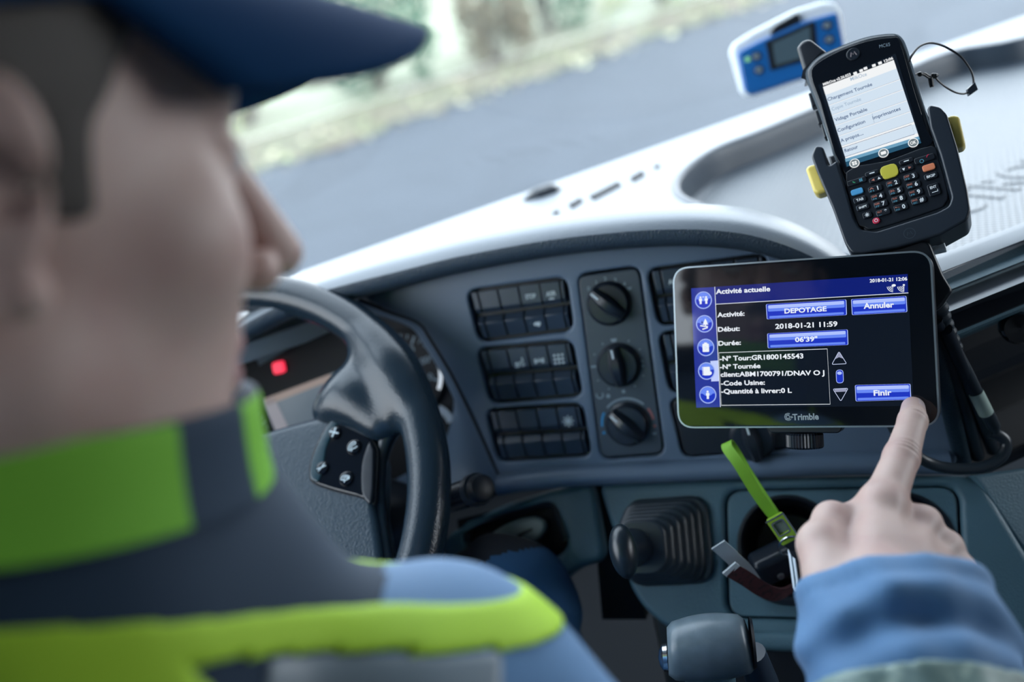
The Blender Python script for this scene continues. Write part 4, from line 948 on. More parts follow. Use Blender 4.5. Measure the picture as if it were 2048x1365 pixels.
# wrist cord hanging off its right side
def CP(x, y, d): return P(1800 + x / 8.258, 60 + y / 8.258, d)
wc = MB(); wc.tube([CP(150, 520, .735), CP(190, 430, .735), CP(290, 300, .74), CP(400, 235, .745), CP(530, 215, .75), (CP(700, 260, .755)), CP(880, 350, .755), CP(1020, 460, .755), CP(1120, 590, .755), CP(1190, 720, .755), CP(1215, 850, .755), CP(1200, 930, .755)], .00085, 8, sub=6)
wc.tube([CP(1140, 1030, .755), CP(1040, 1055, .753), CP(900, 1025, .75), CP(750, 940, .748), CP(640, 850, .745), CP(580, 780, .743)], .00075, 8, sub=6)
wc.tube([CP(590, 740, .743), CP(500, 800, .742), CP(400, 745, .740), CP(300, 720, .738), CP(240, 740, .736)], .0008, 8, sub=5); wc.tube([CP(560, 790, .743), CP(480, 760, .742), CP(400, 715, .740), CP(300, 745, .738)], .0008, 8, sub=5)
wco = wc.build('wrist_cord', M['black'], hand_c)
kb = MB(); kb.ball(CP(575, 760, .743), .0021, 12); kb.ball(CP(605, 750, .744), .0015, 10); kb.ball(CP(545, 745, .743), .0015, 10); kb.tube([CP(505, 800, .742), CP(520, 900, .742), CP(530, 945, .742)], [.0019, .0018, .0016], 10); kb.ball(CP(330, 730, .738), .0019, 10); kb.build('cord_knot', M['black'], wco)
fs = Frame(CP(1185, 985, .755), kv(.75, .65, 0), kv(-.65, .75, 0)); cs = MB(); cs.plate([(-.0052, -.0022), (.0030, -.0030), (.0050, .0030), (-.0030, .0026)], -.0018, .0018, .0006); cs.build('cord_slider', M['switch'], wco, fs)

# ------------------------------------------------------------------ cradle
fcr = FPD.shifted(0, 0, .004)
tabm = mat('yellow_tab', (.72, .58, .14), .4)
cra = thing('vehicle_cradle', 'black cradle with yellow release tabs gripping the lower half of the handheld computer', 'cradle', fcr)
inner = [(1646, 293), (1657, 332), (1674, 320), (1690, 372), (1709, 440), (1722, 459), (1752, 463), (1875, 424), (1897, 412), (1903, 395), (1880, 310), (1860, 254), (1858, 240), (1854, 216)]
outer = [(1860, 209), (1880, 213), (1894, 228), (1915, 295), (1935, 380), (1941, 420), (1934, 440), (1880, 470), (1800, 494), (1725, 508), (1702, 506), (1690, 488), (1664, 415), (1634, 345), (1622, 312), (1630, 291)]
q = round_poly(fcr.poly(inner + outer), .0022, 5)
k = MB(); k.plate(q, -.034, 0, .0018, res=3); k.build('cradle_body', mat('cradle_plastic', (.016, .024, .036), .34, bump=('noise', 2500, .15, .0003)), cra, fcr)
k = MB(); bk = fcr.poly([(1655, 310), (1880, 240), (1920, 430), (1710, 490)], -.03); k.plate(bk, -.042, -.032, .002); k.build('cradle_back', M['black'], cra, fcr)
for pts in ([(1612, 340), (1618, 333), (1634, 330), (1655, 385), (1636, 391), (1628, 386)], [(1894, 236), (1906, 232), (1919, 235), (1931, 288), (1926, 295), (1908, 300)]):
    k = MB(); k.plate(round_poly(fcr.poly(pts, -.012), .002), -.022, -.009, .0025, res=3); k.build('release_tab', tabm, cra, fcr)['label'] = 'yellow release tab'
lg = fcr.at(1819, 467); k = MB(); k.stroke(circle(lg[0], lg[1], .0038, 24), .0004, .0002, 0, True); k.stroke([(lg[0] - .0018, lg[1] - .0014), (lg[0] - .0009, lg[1] + .0012), (lg[0], lg[1] - .0004), (lg[0] + .0009, lg[1] + .0012), (lg[0] + .0018, lg[1] - .0014)], .0004, .0002, 0); k.build('embossed_emblem', M['markdim'] if False else mat('emblem_grey', (.05, .065, .08), .3), cra, fcr)

# ------------------------------------------------------------------ display cable
cab = thing('display_cable', 'thick black cable with ribbed plug and pale label looping beside the display', 'cable', loc=P(1990, 900, .84))
pth = [P(1874, 606, .722), P(1884, 640, .730), P(1896, 672, .738), P(1908, 702, .746)]
sr = MB(); seg = smooth_path(pth, 8); sr.tube(seg, [.0062 + .0010 * (1 if (i // 2) % 2 else 0) for i in range(len(seg))], 14); sr.build('strain_relief', M['rubber'], cab)
bp = smooth_path([P(1906, 700, .746), P(1935, 752, .758), P(1962, 805, .77), P(1985, 848, .78), P(1991, 866, .783)], 6)
k = MB(); k.tube(bp, [.0060, .0056, .0050, .0054, .0050, .0030], 16); k.build('plug_barrel', M['rubber'], cab)
k = MB(); k.tube([P(1951, 784, .7655), P(1962, 806, .770), P(1972, 826, .7745)], .0057, 16); k.build('cable_label', mat('pale_label', (.36, .47, .42), .5), cab)['label'] = 'pale green label wrapped round the plug'
k = MB(); k.tube([P(1980, 866, .79), P(2000, 872, .79), P(2012, 888, .79), P(2002, 915, .79), P(1965, 935, .79), P(1905, 938, .79), P(1855, 925, .79), P(1820, 900, .785), P(1790, 860, .785), P(1770, 820, .785)], .0046, 14, sub=8); k.build('cord', M['rubber'], cab)

# ------------------------------------------------------------------ toll badge on the windscreen
FB_ = Frame(P(1580, 105, 1.16), kv(.86, .33, .2), kv(-.36, .90, .12))
tb_ = thing('toll_badge', 'blue and white electronic toll box with small grey screen, mounted at the windscreen', 'toll box', FB_)
m_blue = mat('toll_blue', (.008, .13, .42), .35)
fpx = [(1474, 104), (1525, 78), (1600, 44), (1676, 23), (1684, 60), (1695, 118), (1690, 130), (1600, 158), (1502, 191), (1488, 180)]
fq = FB_.poly(fpx)
k = MB(); k.plate(round_poly(fq, .006), -.012, 0, .004, res=3); k.build('blue_front', m_blue, tb_, FB_)
k = MB(); k.plate(round_poly(FB_.poly([(1460, 101), (1466, 86), (1500, 64), (1590, 18), (1648, 1), (1671, 4), (1684, 22), (1698, 118), (1692, 133), (1600, 161), (1500, 195), (1483, 185)], -.010), .008), -.046, -.009, .007, res=4); k.build('white_shell', M['white'], tb_, FB_)
sq = FB_.poly([(1531, 84), (1629, 41), (1636, 115), (1541, 142)]); k = MB(); k.plate(round_poly(sq, .002), -.002, .0012, .0004); k.flat(grow(sq, -.008), .0014, 1); k.build('badge_screen', [M['black'], mat('badge_lcd', (.075, .12, .15), .25)], tb_, FB_)
for x, y in ((1513, 113), (1518, 140), (1654, 51), (1658, 79)):
    c = FB_.at(x, y); k = MB(); k.lathe([(.0055, -.001), (.0055, .001), (.0035, .002), (.0003, .0022)], 20, m=Matrix.Translation((c[0], c[1], 0)), cap=False); k.lathe([(.0033, .0018), (.0030, .0027), (.0003, .003)], 16, 1, Matrix.Translation((c[0], c[1], 0)), False); k.build('badge_button', [M['black'], M['markdim']], tb_, FB_)
c = FB_.at(1495, 119); k = MB(); k.lathe([(.003, -.001), (.003, .0012), (.0003, .0018)], 16, m=Matrix.Translation((c[0], c[1], 0)), cap=False); k.build('status_light', mat('green_led', (.2, .5, .2), .4, emit=(.25, .65, .3), es=.5), tb_, FB_)
k = MB(); k.plate(round_poly(FB_.poly([(1541, 62), (1551, 50), (1594, 26), (1601, 36), (1600, 46), (1542, 74)], -.004), .001), -.03, -.001, .002); k.build('holder_clip', M['black'], tb_, FB_)
k = MB(); sq_ = FW.at(1650, 72); sw_ = FW.w(sq_[0], sq_[1], -.012); k.tube([FB_.w(.045, .012, -.035), FB_.w(.05, .012, -.07), sw_.lerp(FB_.w(.05, .012, -.07), .15), sw_, FW.w(sq_[0], sq_[1], -.003)], [.014, .012, .012, .022, .026], 20); k.build('suction_mount', M['black'], tb_)

# ------------------------------------------------------------------ wiper outside the glass
wip = thing('windscreen_wiper', 'black wiper arm resting outside the windscreen above the instrument hood', 'wiper', loc=P(1090, 405, 1.36))
def WP(px, py, c=.012): a = FW.at(px, py, c); return FW.w(a[0], a[1], c)
k = MB(); k.tube([WP(1020, 448), WP(1040, 426), WP(1064, 402), WP(1095, 392)], [.008, .008, .010, .012], 10, sub=5); k.build('arm', M['black'], wip)
k = MB(); k.tube([WP(1066, 412), WP(1080, 402), WP(1105, 390), WP(1120, 384)], [.014, .018, .016, .009], 12, sub=5); k.build('pivot_block', M['blacks'], wip)
k = MB(); k.tube([WP(1115, 388, .018), WP(1160, 377, .018), WP(1230, 352, .018)], [.006, .004, .003], 8, sub=5); k.build('blade', M['black'], wip)

# ------------------------------------------------------------------ trailer brake lever with its gaiter
gc_ = FL.at(1338, 1083); FGT = FL.shifted(gc_[0], gc_[1], 0)
lev = thing('brake_lever', 'stubby black lever with rounded knob rising from a pleated rubber gaiter', 'lever', FGT)
gt = MB(); rgs = []; axs = Vector((-.42, -.12))
N_ = 6
for i in range(N_):
    h0 = .006 + i * .0066; w_ = .0345 - i * .0026
    for (dz, dw) in ((0, -.0022), (.0016, 0), (.0042, 0), (.0060, -.0016)):
        zc = h0 + dz; rgs.append([(a + axs.x * zc, b + axs.y * zc, zc) for a, b in rrect(-w_ - dw, -(w_ + .001) - dw, w_ + dw, w_ + .001 + dw, .014, 6)])
gt.loft(rgs); last = rgs[-1]; gt.add(last, [tuple(range(len(last)))]); gt.plate(rrect(-.037, -.038, .037, .038, .015), -.006, .0065, .003); gt.build('gaiter', M['rubber'], lev, FGT, sharp=50)
top = Vector((axs.x * .046, axs.y * .046, .046))
def gp3(px, py, d): return FGT.mi @ P(px, py, d)
nk0 = Vector((axs.x * .044 - .006, axs.y * .044, .044)); knb = gp3(1247, 1103, .745)
nk = MB(); nk.tube([nk0, nk0.lerp(knb, .25), nk0.lerp(knb, .6), knb], [.0165, .0135, .0085, .0085], 20, sub=4); nk.build('neck', M['blacks'], lev, FGT)
kn_ = MB(); rt_ = Matrix.Translation(knb) @ Matrix.Rotation(math.radians(6), 4, 'Z'); kn_.ball((0, 0, 0), (.0105, .0205, .0125), 28, m=rt_); kn_.build('knob', mat('knob_plastic', (.010, .018, .026), .28, bump=('noise', 1500, .2, .0004)), lev, FGT)

# ------------------------------------------------------------------ gear lever grip at the bottom
FGL = Frame(P(1420, 1300, .70), kv(.985, .09, .15), kv(-.12, .93, .35))
gl = thing('gear_lever', 'worn grey barrel-shaped gear lever grip with a silver button, at the foot of the view', 'gear lever', FGL)
def GL(px, py, c=0): return FGL.at(px, py, c)
rgs = []
for t in np.linspace(0, 1, 15):
    x = -.0295 + .0575 * t; rr_ = .0195 + .004 * math.sin(math.pi * t) - (.003 if t in (0, 1) else 0)
    rgs.append([(x + .004 * math.sin(a) * -1 * (t - .2), rr_ * math.sin(a) * 1.0 + .004 * t, rr_ * math.cos(a) * .95) for a in np.linspace(0, 2 * math.pi, 33)[:-1]])
k = MB(); k.loft(rgs, cap=True); k.build('grip', mat('worn_grip', (.10, .14, .17), .33, noise=(90, (.13, .175, .21), .4, .7)), gl, FGL, sharp=50)
k = MB(); mrot = Matrix.Translation((-.030, -.002, .004)) @ Matrix.Rotation(math.radians(-90), 4, 'Y'); k.lathe([(.010, 0), (.0095, .003), (.006, .0055), (.0003, .0065)], 24, m=mrot, cap=False); k.build('thumb_button', M['chrome'], gl, FGL)
k = MB(); mrot = Matrix.Translation((.0285, .004, 0)) @ Matrix.Rotation(math.radians(90), 4, 'Y'); k.lathe([(.018, 0), (.017, .002), (.0003, .0022)], 28, m=mrot, cap=False); k.build('end_cap', M['black'], gl, FGL)
k = MB(); k.tube([FGL.w(-.003, -.01, 0), FGL.w(.0, -.05, -.01), FGL.w(.004, -.16, -.04), FGL.w(.01, -.40, -.10)], [.019, .017, .016, .02], 18); k.build('stem', M['lower'], gl)
k = MB(); k.tube([FGL.w(.030, -.020, -.02), FGL.w(.036, -.05, -.025), FGL.w(.05, -.16, -.05)], [.010, .012, .02], 16); k.build('lock_collar', M['switch'], gl)

# ------------------------------------------------------------------ things in the left cup
ky = thing('key_bunch', 'key on a ring with a lime green wrist lanyard sticking out of the cup holder', 'keys', loc=P(1585, 1095, .79))
def ribbon(name, pts, w, side, m, parent, th=.0012, sub=6):
    pts = smooth_path(pts, sub); N = len(pts); k = MB(); rg = []
    for i, p in enumerate(pts):
        t = (pts[min(i + 1, N - 1)] - pts[max(i - 1, 0)]).normalized(); s_ = Vector(side); s_ = (s_ - t * s_.dot(t)).normalized(); nn = t.cross(s_)
        rg.append([p + s_ * w / 2 + nn * th / 2, p - s_ * w / 2 + nn * th / 2, p - s_ * w / 2 - nn * th / 2, p + s_ * w / 2 - nn * th / 2])
    k.loft(rg, cap=True); return k.build(name, m, parent)
m_lime = mat('lime_webbing', (.20, .46, .03), .6, bump=('noise', 2500, .3, .0004))
sd = kv(.82, .45, .35)
ribbon('lanyard_strap', [P(1553, 1040, .79), P(1515, 990, .786), P(1478, 930, .782), P(1455, 897, .786), P(1456, 886, .792), P(1470, 905, .80), P(1500, 955, .803), P(1552, 1035, .80)], .0088, sd, m_lime, ky)
fcl = Frame(P(1563, 1056, .786), kv(.80, .52, .25), kv(-.53, .84, .1)); k = MB(); k.plate(rrect(-.0072, -.013, .0072, .011, .0018), -.003, .003, .001, [rrect(-.0042, -.004, .0042, .007, .0012)]); ck = k.build('lanyard_clip', mat('lime_clip', (.33, .55, .05), .3), ky, fcl)
k = MB(); k.stroke(rrect(-.0047, -.0045, .0047, .0075, .0014), .0012, .0034, 0, True); k.line((.0076, -.012), (.0076, .011), .0012, .0030); k.line((-.0072, .0110), (.0072, .0110), .0013, .0034); k.build('clip_chrome', M['chrome'], ck, fcl)
k = MB(); k.plate(rrect(-.004, -.0038, .004, .0068, .001), -.001, .001, .0003); k.build('clip_window', mat('clip_insert', (.22, .27, .24), .4), ck, fcl)
k = MB(); k.plate(round_poly([(-.007, -.012), (.006, -.013), (.003, -.020), (-.003, -.021)], .002), -.0025, .0025, .001); k.build('clip_end', M['blacks'], ck, fcl)
k = MB(); rc = P(1580, 1092, .788); k.tube([rc + sd * (.0095 * math.cos(a)) + kv(-.45, .85, .2) * (.0085 * math.sin(a)) + kv(0, 0, 1) * (.003 * math.sin(a)) for a in np.linspace(0, 2 * math.pi, 33)], .0009, 8, cap=False); k.build('split_ring', M['chrome'], ky)
ff = Frame(P(1601, 1098, .786), kv(.8, .1, .55), kv(-.1, 1, .1)); k = MB(); k.lathe([(.0003, -.003), (.0085, -.003), (.0095, 0), (.0085, .003), (.0003, .003)], 28, cap=False); k.build('key_head', M['black'], ky, ff)
fk2 = Frame(P(1588, 1140, .79), kv(.75, .16, .6), kv(.13, .98, .05)); k = MB(); k.plate([(-.0028, .016), (.0028, .016), (.0028, -.014), (.0012, -.017), (-.0012, -.017), (-.0028, -.014)], -.0011, .0011, .0004); k.line((.0, .014), (.0, -.013), .0012, .0013, 1); k.build('key_blade', [M['steel'], M['lower']], ky, fk2)
stw = thing('fabric_strap', 'burgundy fabric strap with white ends curled in the cup holder under the keys', 'strap', loc=P(1520, 1190, .81))
m_burg = mat('burgundy_cloth', (.055, .012, .018), .8, noise=(220, (.018, .006, .010), .5, .62)); m_cl = mat('white_webbing', (.50, .56, .60), .7)
sv = kv(.35, .85, .3)
ribbon('burgundy_band', [P(1464, 1142, .775), P(1492, 1158, .785), P(1525, 1180, .80), P(1556, 1190, .81), P(1580, 1180, .82), P(1605, 1160, .83), P(1625, 1130, .835), P(1620, 1090, .84)], .0125, sv, m_burg, stw, .0015)
ribbon('white_end', [P(1458, 1136, .7745), P(1466, 1143, .776)], .0135, sv, m_cl, stw, .002)
ribbon('white_tail', [P(1436, 1090, .778), P(1460, 1112, .786), P(1490, 1142, .80), P(1510, 1170, .815)], .0125, kv(.75, .6, .3), m_cl, stw)
cs_ = thing('key_case', 'small black leather case lying in the cup holder behind the strap', 'case', loc=P(1555, 1130, .83))
fcs = Frame(P(1556, 1128, .832), kv(.86, .45, .1), kv(-.42, .80, .4)); k = MB(); k.plate(rrect(-.021, -.014, .021, .014, .006), -.014, .008, .006, res=3); k.build('case_body', M['blacks'], cs_, fcs)
k = MB(); k.lathe([(.003, .008), (.0028, .0095), (.0003, .010)], 14, m=Matrix.Translation((-.003, -.006, 0)), cap=False); k.build('press_stud', M['steel'], cs_, fcs)
# ------------------------------------------------------------------ the driver
N3 = lambda v: np.array(v, float) / np.linalg.norm(v)
HF = N3([.76, .10, -.64]); HU = np.array([-.02, 1, .08]); HU = N3(HU - HF * (HU @ HF)); HR = np.cross(HF, HU)
HM = np.stack([HR, HF, HU], 1)                            # columns: right, forward, up
HC = kpx(603, 512, .418) - HM @ np.array([0, .129, -.018])  # between the ears
def hp_(x, y, z): return HC + HM @ np.array([x, y, z], float)
UPN = np.array(UPK)
NB = np.array([-.165, -.125, -.395]); SR = np.array([-.039, -.172, -.421]); SLF = np.array([-.315, -.205, -.385])
CH = NB - UPN * .20 + np.array([.0, 0, -.02]); PV = NB - UPN * .50 + np.array([0, 0, -.03])
WR = kpx(1788, 1225, .535); EL = np.array([.195, -.335, -.365]); FA = N3(WR - EL)
MC = [kpx(1765, 1012, .602), kpx(1842, 1052, .603), kpx(1888, 1100, .598), kpx(1922, 1150, .590)]
# the fingertip rests on the glass
_a = FD.at(1829, 815); tipw = FD.w(_a[0], _a[1], .0085)
_q = K2W.transposed() @ (tipw - CAM); TIP = np.array(_q)
DIP = kpx(1825, 853, .6475); PIP = kpx(1803, 915, .631)
DIP = TIP + (DIP - TIP) * (.024 / np.linalg.norm(DIP - TIP))
hdir = N3(MC[1] - WR); across = N3(MC[3] - MC[0]); palm = np.cross(across, hdir); palm = palm if palm[2] < 0 else -palm
def sd_hand(p):
    d = sd_cone(p, WR - FA * .05, WR, .026, .0255)
    pal = None
    for m, r0, r1, off in ((MC[0], .016, .0125, -.014), (MC[1], .017, .0115, -.004), (MC[2], .016, .0108, .006), (MC[3], .015, .0100, .014)):
        c = sd_cone(p, WR + across * off, m + palm * .003, r0, r1); pal = c if pal is None else smin(pal, c, .010)
    d = smin(d, pal, .016)
    pc_ = (MC[0] + MC[2]) / 2 * .55 + WR * .45 + palm * .010
    d = smin(d, np.linalg.norm(p - pc_, axis=1) - .022, .016)
    # pointing finger
    f = smin(sd_cone(p, MC[0], PIP, .0128, .0108), sd_cone(p, PIP, DIP, .0108, .0092), .004)
    f = smin(f, sd_cone(p, DIP, TIP, .0092, .0078), .003)
    d = smin(d, f, .010)
    # knuckle bumps
    for m, r in ((MC[0], .0118), (MC[1], .0118), (MC[2], .0108), (MC[3], .0102)):
        d = smin(d, np.linalg.norm(p - (m - palm * .001), axis=1) - r, .006)
    # three curled fingers
    for i, (L1, L2, L3, r) in ((1, (.040, .026, .018, .0098)), (2, (.038, .024, .018, .0093)), (3, (.030, .019, .015, .0084))):
        a0 = MC[i]; v1 = N3(hdir * .45 + palm * .9 + across * .10); a1 = a0 + v1 * L1
        v2 = N3(-hdir * .85 + palm * .35); a2 = a1 + v2 * L2; v3 = N3(-hdir * .55 - palm * .8); a3 = a2 + v3 * L3
        g = smin(sd_cone(p, a0, a1, r * 1.08, r), sd_cone(p, a1, a2, r, r * .92), .003); g = smin(g, sd_cone(p, a2, a3, r * .92, r * .82), .003)
        d = smin(d, g, .0035)
    # thumb leaving the side of the palm, folded across under the finger
    t0 = kpx(1668, 1185, .548); t1 = kpx(1641, 1090, .578); t2 = kpx(1664, 1042, .598); t3 = kpx(1722, 1040, .622)
    th = smin(sd_cone(p, t0, t1, .0165, .0128), sd_cone(p, t1, t2, .0124, .0112), .006); th = smin(th, sd_cone(p, t2, t3, .0110, .0090), .004)
    d = smin(d, th, .010)
    # creases over the joints
    fd = N3(PIP - DIP)
    for c_, n_, dep in ((PIP, 3, .0011), (DIP, 2, .0009)):
        for k_ in range(n_):
            o_ = c_ + fd * ((k_ - (n_ - 1) / 2) * .0034) - palm * .0105
            q = p - o_; al = q @ fd; la = q @ across; rad = np.linalg.norm(q - al[:, None] * fd, axis=1)
            d = d + dep * np.exp(-(al / .0009) ** 2) * np.exp(-(rad / .0075) ** 2)
    # tendons on the back of the hand
    for m in MC[:3]:
        ax_ = N3(m - WR); q = p - WR; al = q @ ax_; rad = np.linalg.norm(q - al[:, None] * ax_ + palm * .010, axis=1)
        d = d - .0018 * np.exp(-(rad / .004) ** 2) * np.exp(-((al - .055) / .03) ** 2)
    return d
def sd_head(p):
    q = (p - HC) @ HM; s = q.copy(); s[:, 0] = np.abs(s[:, 0])
    d = sd_ell(q, (0, -.012, .045), (.076, .098, .086))
    d = smin(d, sd_ell(q, (0, .028, -.022), (.068, .067, .088)), .03)
    d = smin(d, sd_cone(s, (.050, .004, -.052), (.010, .080, -.098), .020, .016), .022)
    d = smin(d, np.linalg.norm(s - np.array([.048, .058, -.012]), axis=1) - .021, .02)
    d = smin(d, sd_cone(s, (0, .086, .040), (.040, .072, .040), .011, .012), .012)
    sock = np.linalg.norm(s - np.array([.032, .101, .019]), axis=1) - .016; d = smax(d, -sock, .008)
    d = smin(d, np.linalg.norm(s - np.array([.032, .076, .018]), axis=1) - .0135, .002)
    d = smin(d, sd_cone(s, (.020, .084, .026), (.045, .076, .024), .0045, .004), .004)
    n = smin(sd_cone(q, (0, .090, .030), (0, .118, -.016), .0075, .0105), np.linalg.norm(s - np.array([.0125, .103, -.023]), axis=1) - .0088, .006)
    d = smin(d, n, .008)
    nost = np.linalg.norm(s - np.array([.0068, .109, -.031]), axis=1) - .0042; d = smax(d, -nost, .002)
    d = smin(d, sd_cone(s, (0, .094, -.051), (.022, .080, -.054), .0066, .003), .005)
    d = smin(d, sd_cone(s, (0, .091, -.064), (.019, .080, -.060), .0075, .003), .005)
    d = smin(d, np.linalg.norm(q - np.array([0, .080, -.094]), axis=1) - .019, .014)
    e = s - np.array([.079, -.010, .004]); ear = sd_ell(e, (0, 0, 0), (.008, .021, .033), np.array([[.82, .57, 0], [-.57, .82, .18], [0, -.18, .98]]))
    ear = smax(ear, -(np.linalg.norm(e - np.array([.012, .004, .002]), axis=1) - .012), .004)
    ear = smin(ear, np.linalg.norm(e - np.array([-.001, .010, -.028]), axis=1) - .008, .008)
    d = smin(d, ear, .006)
    nk = sd_cone(q, (0, -.022, -.04), (0, -.045, -.16), .056, .060)
    return smin(d, nk, .025)
HIPS = [PV + np.array([.08, .0, -.02]), PV + np.array([-.08, -.02, .02])]
KNR = kpx(1012, 1215, .90); KNL = kpx(560, 1420, .95)
FTR = KNR - UPN * .44 + np.array([.02, 0, -.16]); FTL = KNL - UPN * .40 + np.array([.0, 0, -.16])
def sd_trunk(p, g):
    d = sd_cone(p, NB, CH, .055 + g, .105 + g)
    d = smin(d, sd_cone(p, CH, PV, .115 + g, .13 + g), .05)
    return smin(d, sd_cone(p, SLF, SR, .056 + g, .049 + g), .05)
def sd_arm(p, g):
    return smin(sd_cone(p, SR, EL, .048 + g, .042 + g), sd_cone(p, EL, WR - FA * .01, .041 + g, .027 + g), .02)
ELL = SLF + np.array([.02, -.26, -.10]); WRL = ELL + np.array([.14, .02, -.22])
def sd_larm(p, g): return smin(sd_cone(p, SLF, ELL, .052 + g, .042 + g), sd_cone(p, ELL, WRL, .041 + g, .030 + g), .02)
def sd_legs(p, g):
    d = None
    for h, k, f in ((HIPS[0], KNR, FTR), (HIPS[1], KNL, FTL)):
        e = smin(sd_cone(p, h, k, .078 + g, .050 + g), sd_cone(p, k, f, .052 + g, .038 + g), .02); d = e if d is None else np.minimum(d, e)
    return d
def near(p, lo, hi, fn, far=.08):
    """evaluate a costly field only near its own box"""
    lo = np.array(lo) - far; hi = np.array(hi) + far; m = ((p > lo) & (p < hi)).all(1); o = np.full(len(p), far)
    if m.any(): o[m] = fn(p[m])
    return o
hand_lo = np.minimum.reduce([WR, TIP] + MC) - .05; hand_hi = np.maximum.reduce([WR, TIP] + MC) + .05
head_lo, head_hi = HC - .17, HC + .15
def sd_body(p):
    d = np.minimum(sd_trunk(p, 0), sd_larm(p, 0)); d = smin(d, sd_arm(p, 0), .02); d = smin(d, sd_legs(p, 0), .03)
    d = smin(d, near(p, head_lo, head_hi, sd_head), .02); d = smin(d, near(p, hand_lo, hand_hi, sd_hand), .006)
    return d
BLO = np.minimum.reduce([HC - .16, PV - .2, FTR - .1, FTL - .1, SLF - .12, WRL - .08]); BHI = np.maximum.reduce([HC + .16, WR + .09, MC[3] + .06, EL + .1, SR + .12])
driver = thing('person', 'driver in dark cap and blue hi-vis jacket, seen from behind, pointing at the lit display', 'person', loc=k2w(PV[None])[0])
m_skin = mat('skin', (.52, .38, .335), .5, noise=(38, (.46, .30, .27), .45, .75), bump=('noise', 900, .12, .0004), sub=.08)
m_nail = mat('nail', (.52, .42, .42), .3); m_eye = mat('eye_white', (.5, .5, .5), .2); m_lips = mat('lips', (.36, .20, .20), .5)
Vb, Qb = surface(sd_body, BLO, BHI, .0024)
# finer faces on the hand
fc = Vb[Qb].mean(1); inh = ((fc > hand_lo) & (fc < hand_hi)).all(1) & (fc @ FA > WR @ FA - .01)
bm = bmesh.new(); bv = [bm.verts.new(v) for v in Vb]; bf = [bm.faces.new([bv[i] for i in q]) for q in Qb]
n0 = len(Vb); es = set(e for f_, h_ in zip(bf, inh) if h_ for e in f_.edges)
bmesh.ops.subdivide_edges(bm, edges=list(es), cuts=1, use_grid_fill=True)
bm.verts.ensure_lookup_table(); bm.verts.index_update()
Vb = np.array([v.co[:] for v in bm.verts]); Qb = [[v.index for v in f_.verts] for f_ in bm.faces]; bm.free()
mv = ((Vb > hand_lo) & (Vb < hand_hi)).all(1); hv = Vb[mv]
for it in range(2):
    d0 = sd_body(hv); g_ = np.stack([sd_body(hv + np.eye(3)[i] * .0006) - d0 for i in range(3)], 1); g_ /= np.maximum(np.linalg.norm(g_, axis=1), 1e-9)[:, None]
    hv = hv - np.clip(d0, -.0015, .0015)[:, None] * g_
Vb[mv] = hv
class _Faces(list):
    def tolist(s): return list(s)
fc = np.array([Vb[q].mean(0) for q in Qb]); Qb = _Faces(Qb)
sl_ = np.zeros(len(Qb), int)
nd = N3(TIP - DIP); nl = N3(-palm * .85 + across * .50); nl = N3(nl - nd * (nl @ nd))
qn = fc - (TIP - nd * .003); al = qn @ nd; up_ = qn @ nl; sd__ = qn @ np.cross(nd, nl)
sl_[(np.abs(al) < .0072) & (np.abs(sd__) < .0058) & (up_ > .004) & (np.linalg.norm(qn, axis=1) < .012)] = 1
qh = (fc - HC) @ HM; sq_ = np.abs(qh[:, 0])
sl_[(np.linalg.norm(np.stack([sq_ - .032, qh[:, 1] - .076, qh[:, 2] - .018], 1), axis=1) < .0145) & (np.abs(qh[:, 2] - .018) < .004) & (qh[:, 1] > .082)] = 2
sl_[(sq_ < .02) & (np.abs(qh[:, 2] + .057) < .010) & (qh[:, 1] > .090)] = 3
build_surface('body', k2w(Vb), Qb, [m_skin, m_nail, m_eye, m_lips], driver, sl_)

# hair, brows
def sd_hair(p):
    q = (p - HC) @ HM; s = q.copy(); s[:, 0] = np.abs(s[:, 0])
    sh = sd_ell(q, (0, -.014, .042), (.081, .1025, .091))
    reg = np.maximum(q[:, 1] - (.030 + .5 * (q[:, 2] - .03)), -(q[:, 2] + .055 + .5 * np.minimum(q[:, 1], 0)))
    sb = sd_box(s, (.070, .012, .022), (.012, .012, .026), .004)
    hole = np.linalg.norm(s - np.array([.082, -.008, .0]), axis=1) - .030
    return np.minimum(smax(smax(sh, reg, .006), -hole, .006), smax(sb, sd_head(p) - .0025, .002))
m_hair = mat('brown_hair', (.075, .066, .060), .7, bump=('noise', 600, .5, .001))
Vh, Qh = surface(sd_hair, HC - .14, HC + .16, .003); build_surface('hair', k2w(Vh), Qh, m_hair, driver)
for s_ in (-1, 1):
    k = MB(); k.tube([Vector(k2w(hp_(s_ * x, y, z)[None])[0]) for x, y, z in ((.014, .0935, .041), (.028, .089, .046), (.046, .078, .042))], [.003, .0042, .002], 8, sub=4); k.build('eyebrow', m_hair, driver)
    k = MB(); k.tube([Vector(k2w(hp_(s_ * x, y, z)[None])[0]) for x, y, z in ((.020, .0865, .0225), (.032, .0885, .0245), (.045, .080, .021))], [.001, .0016, .001], 6, sub=4); k.build('eyelashes', m_hair, driver)
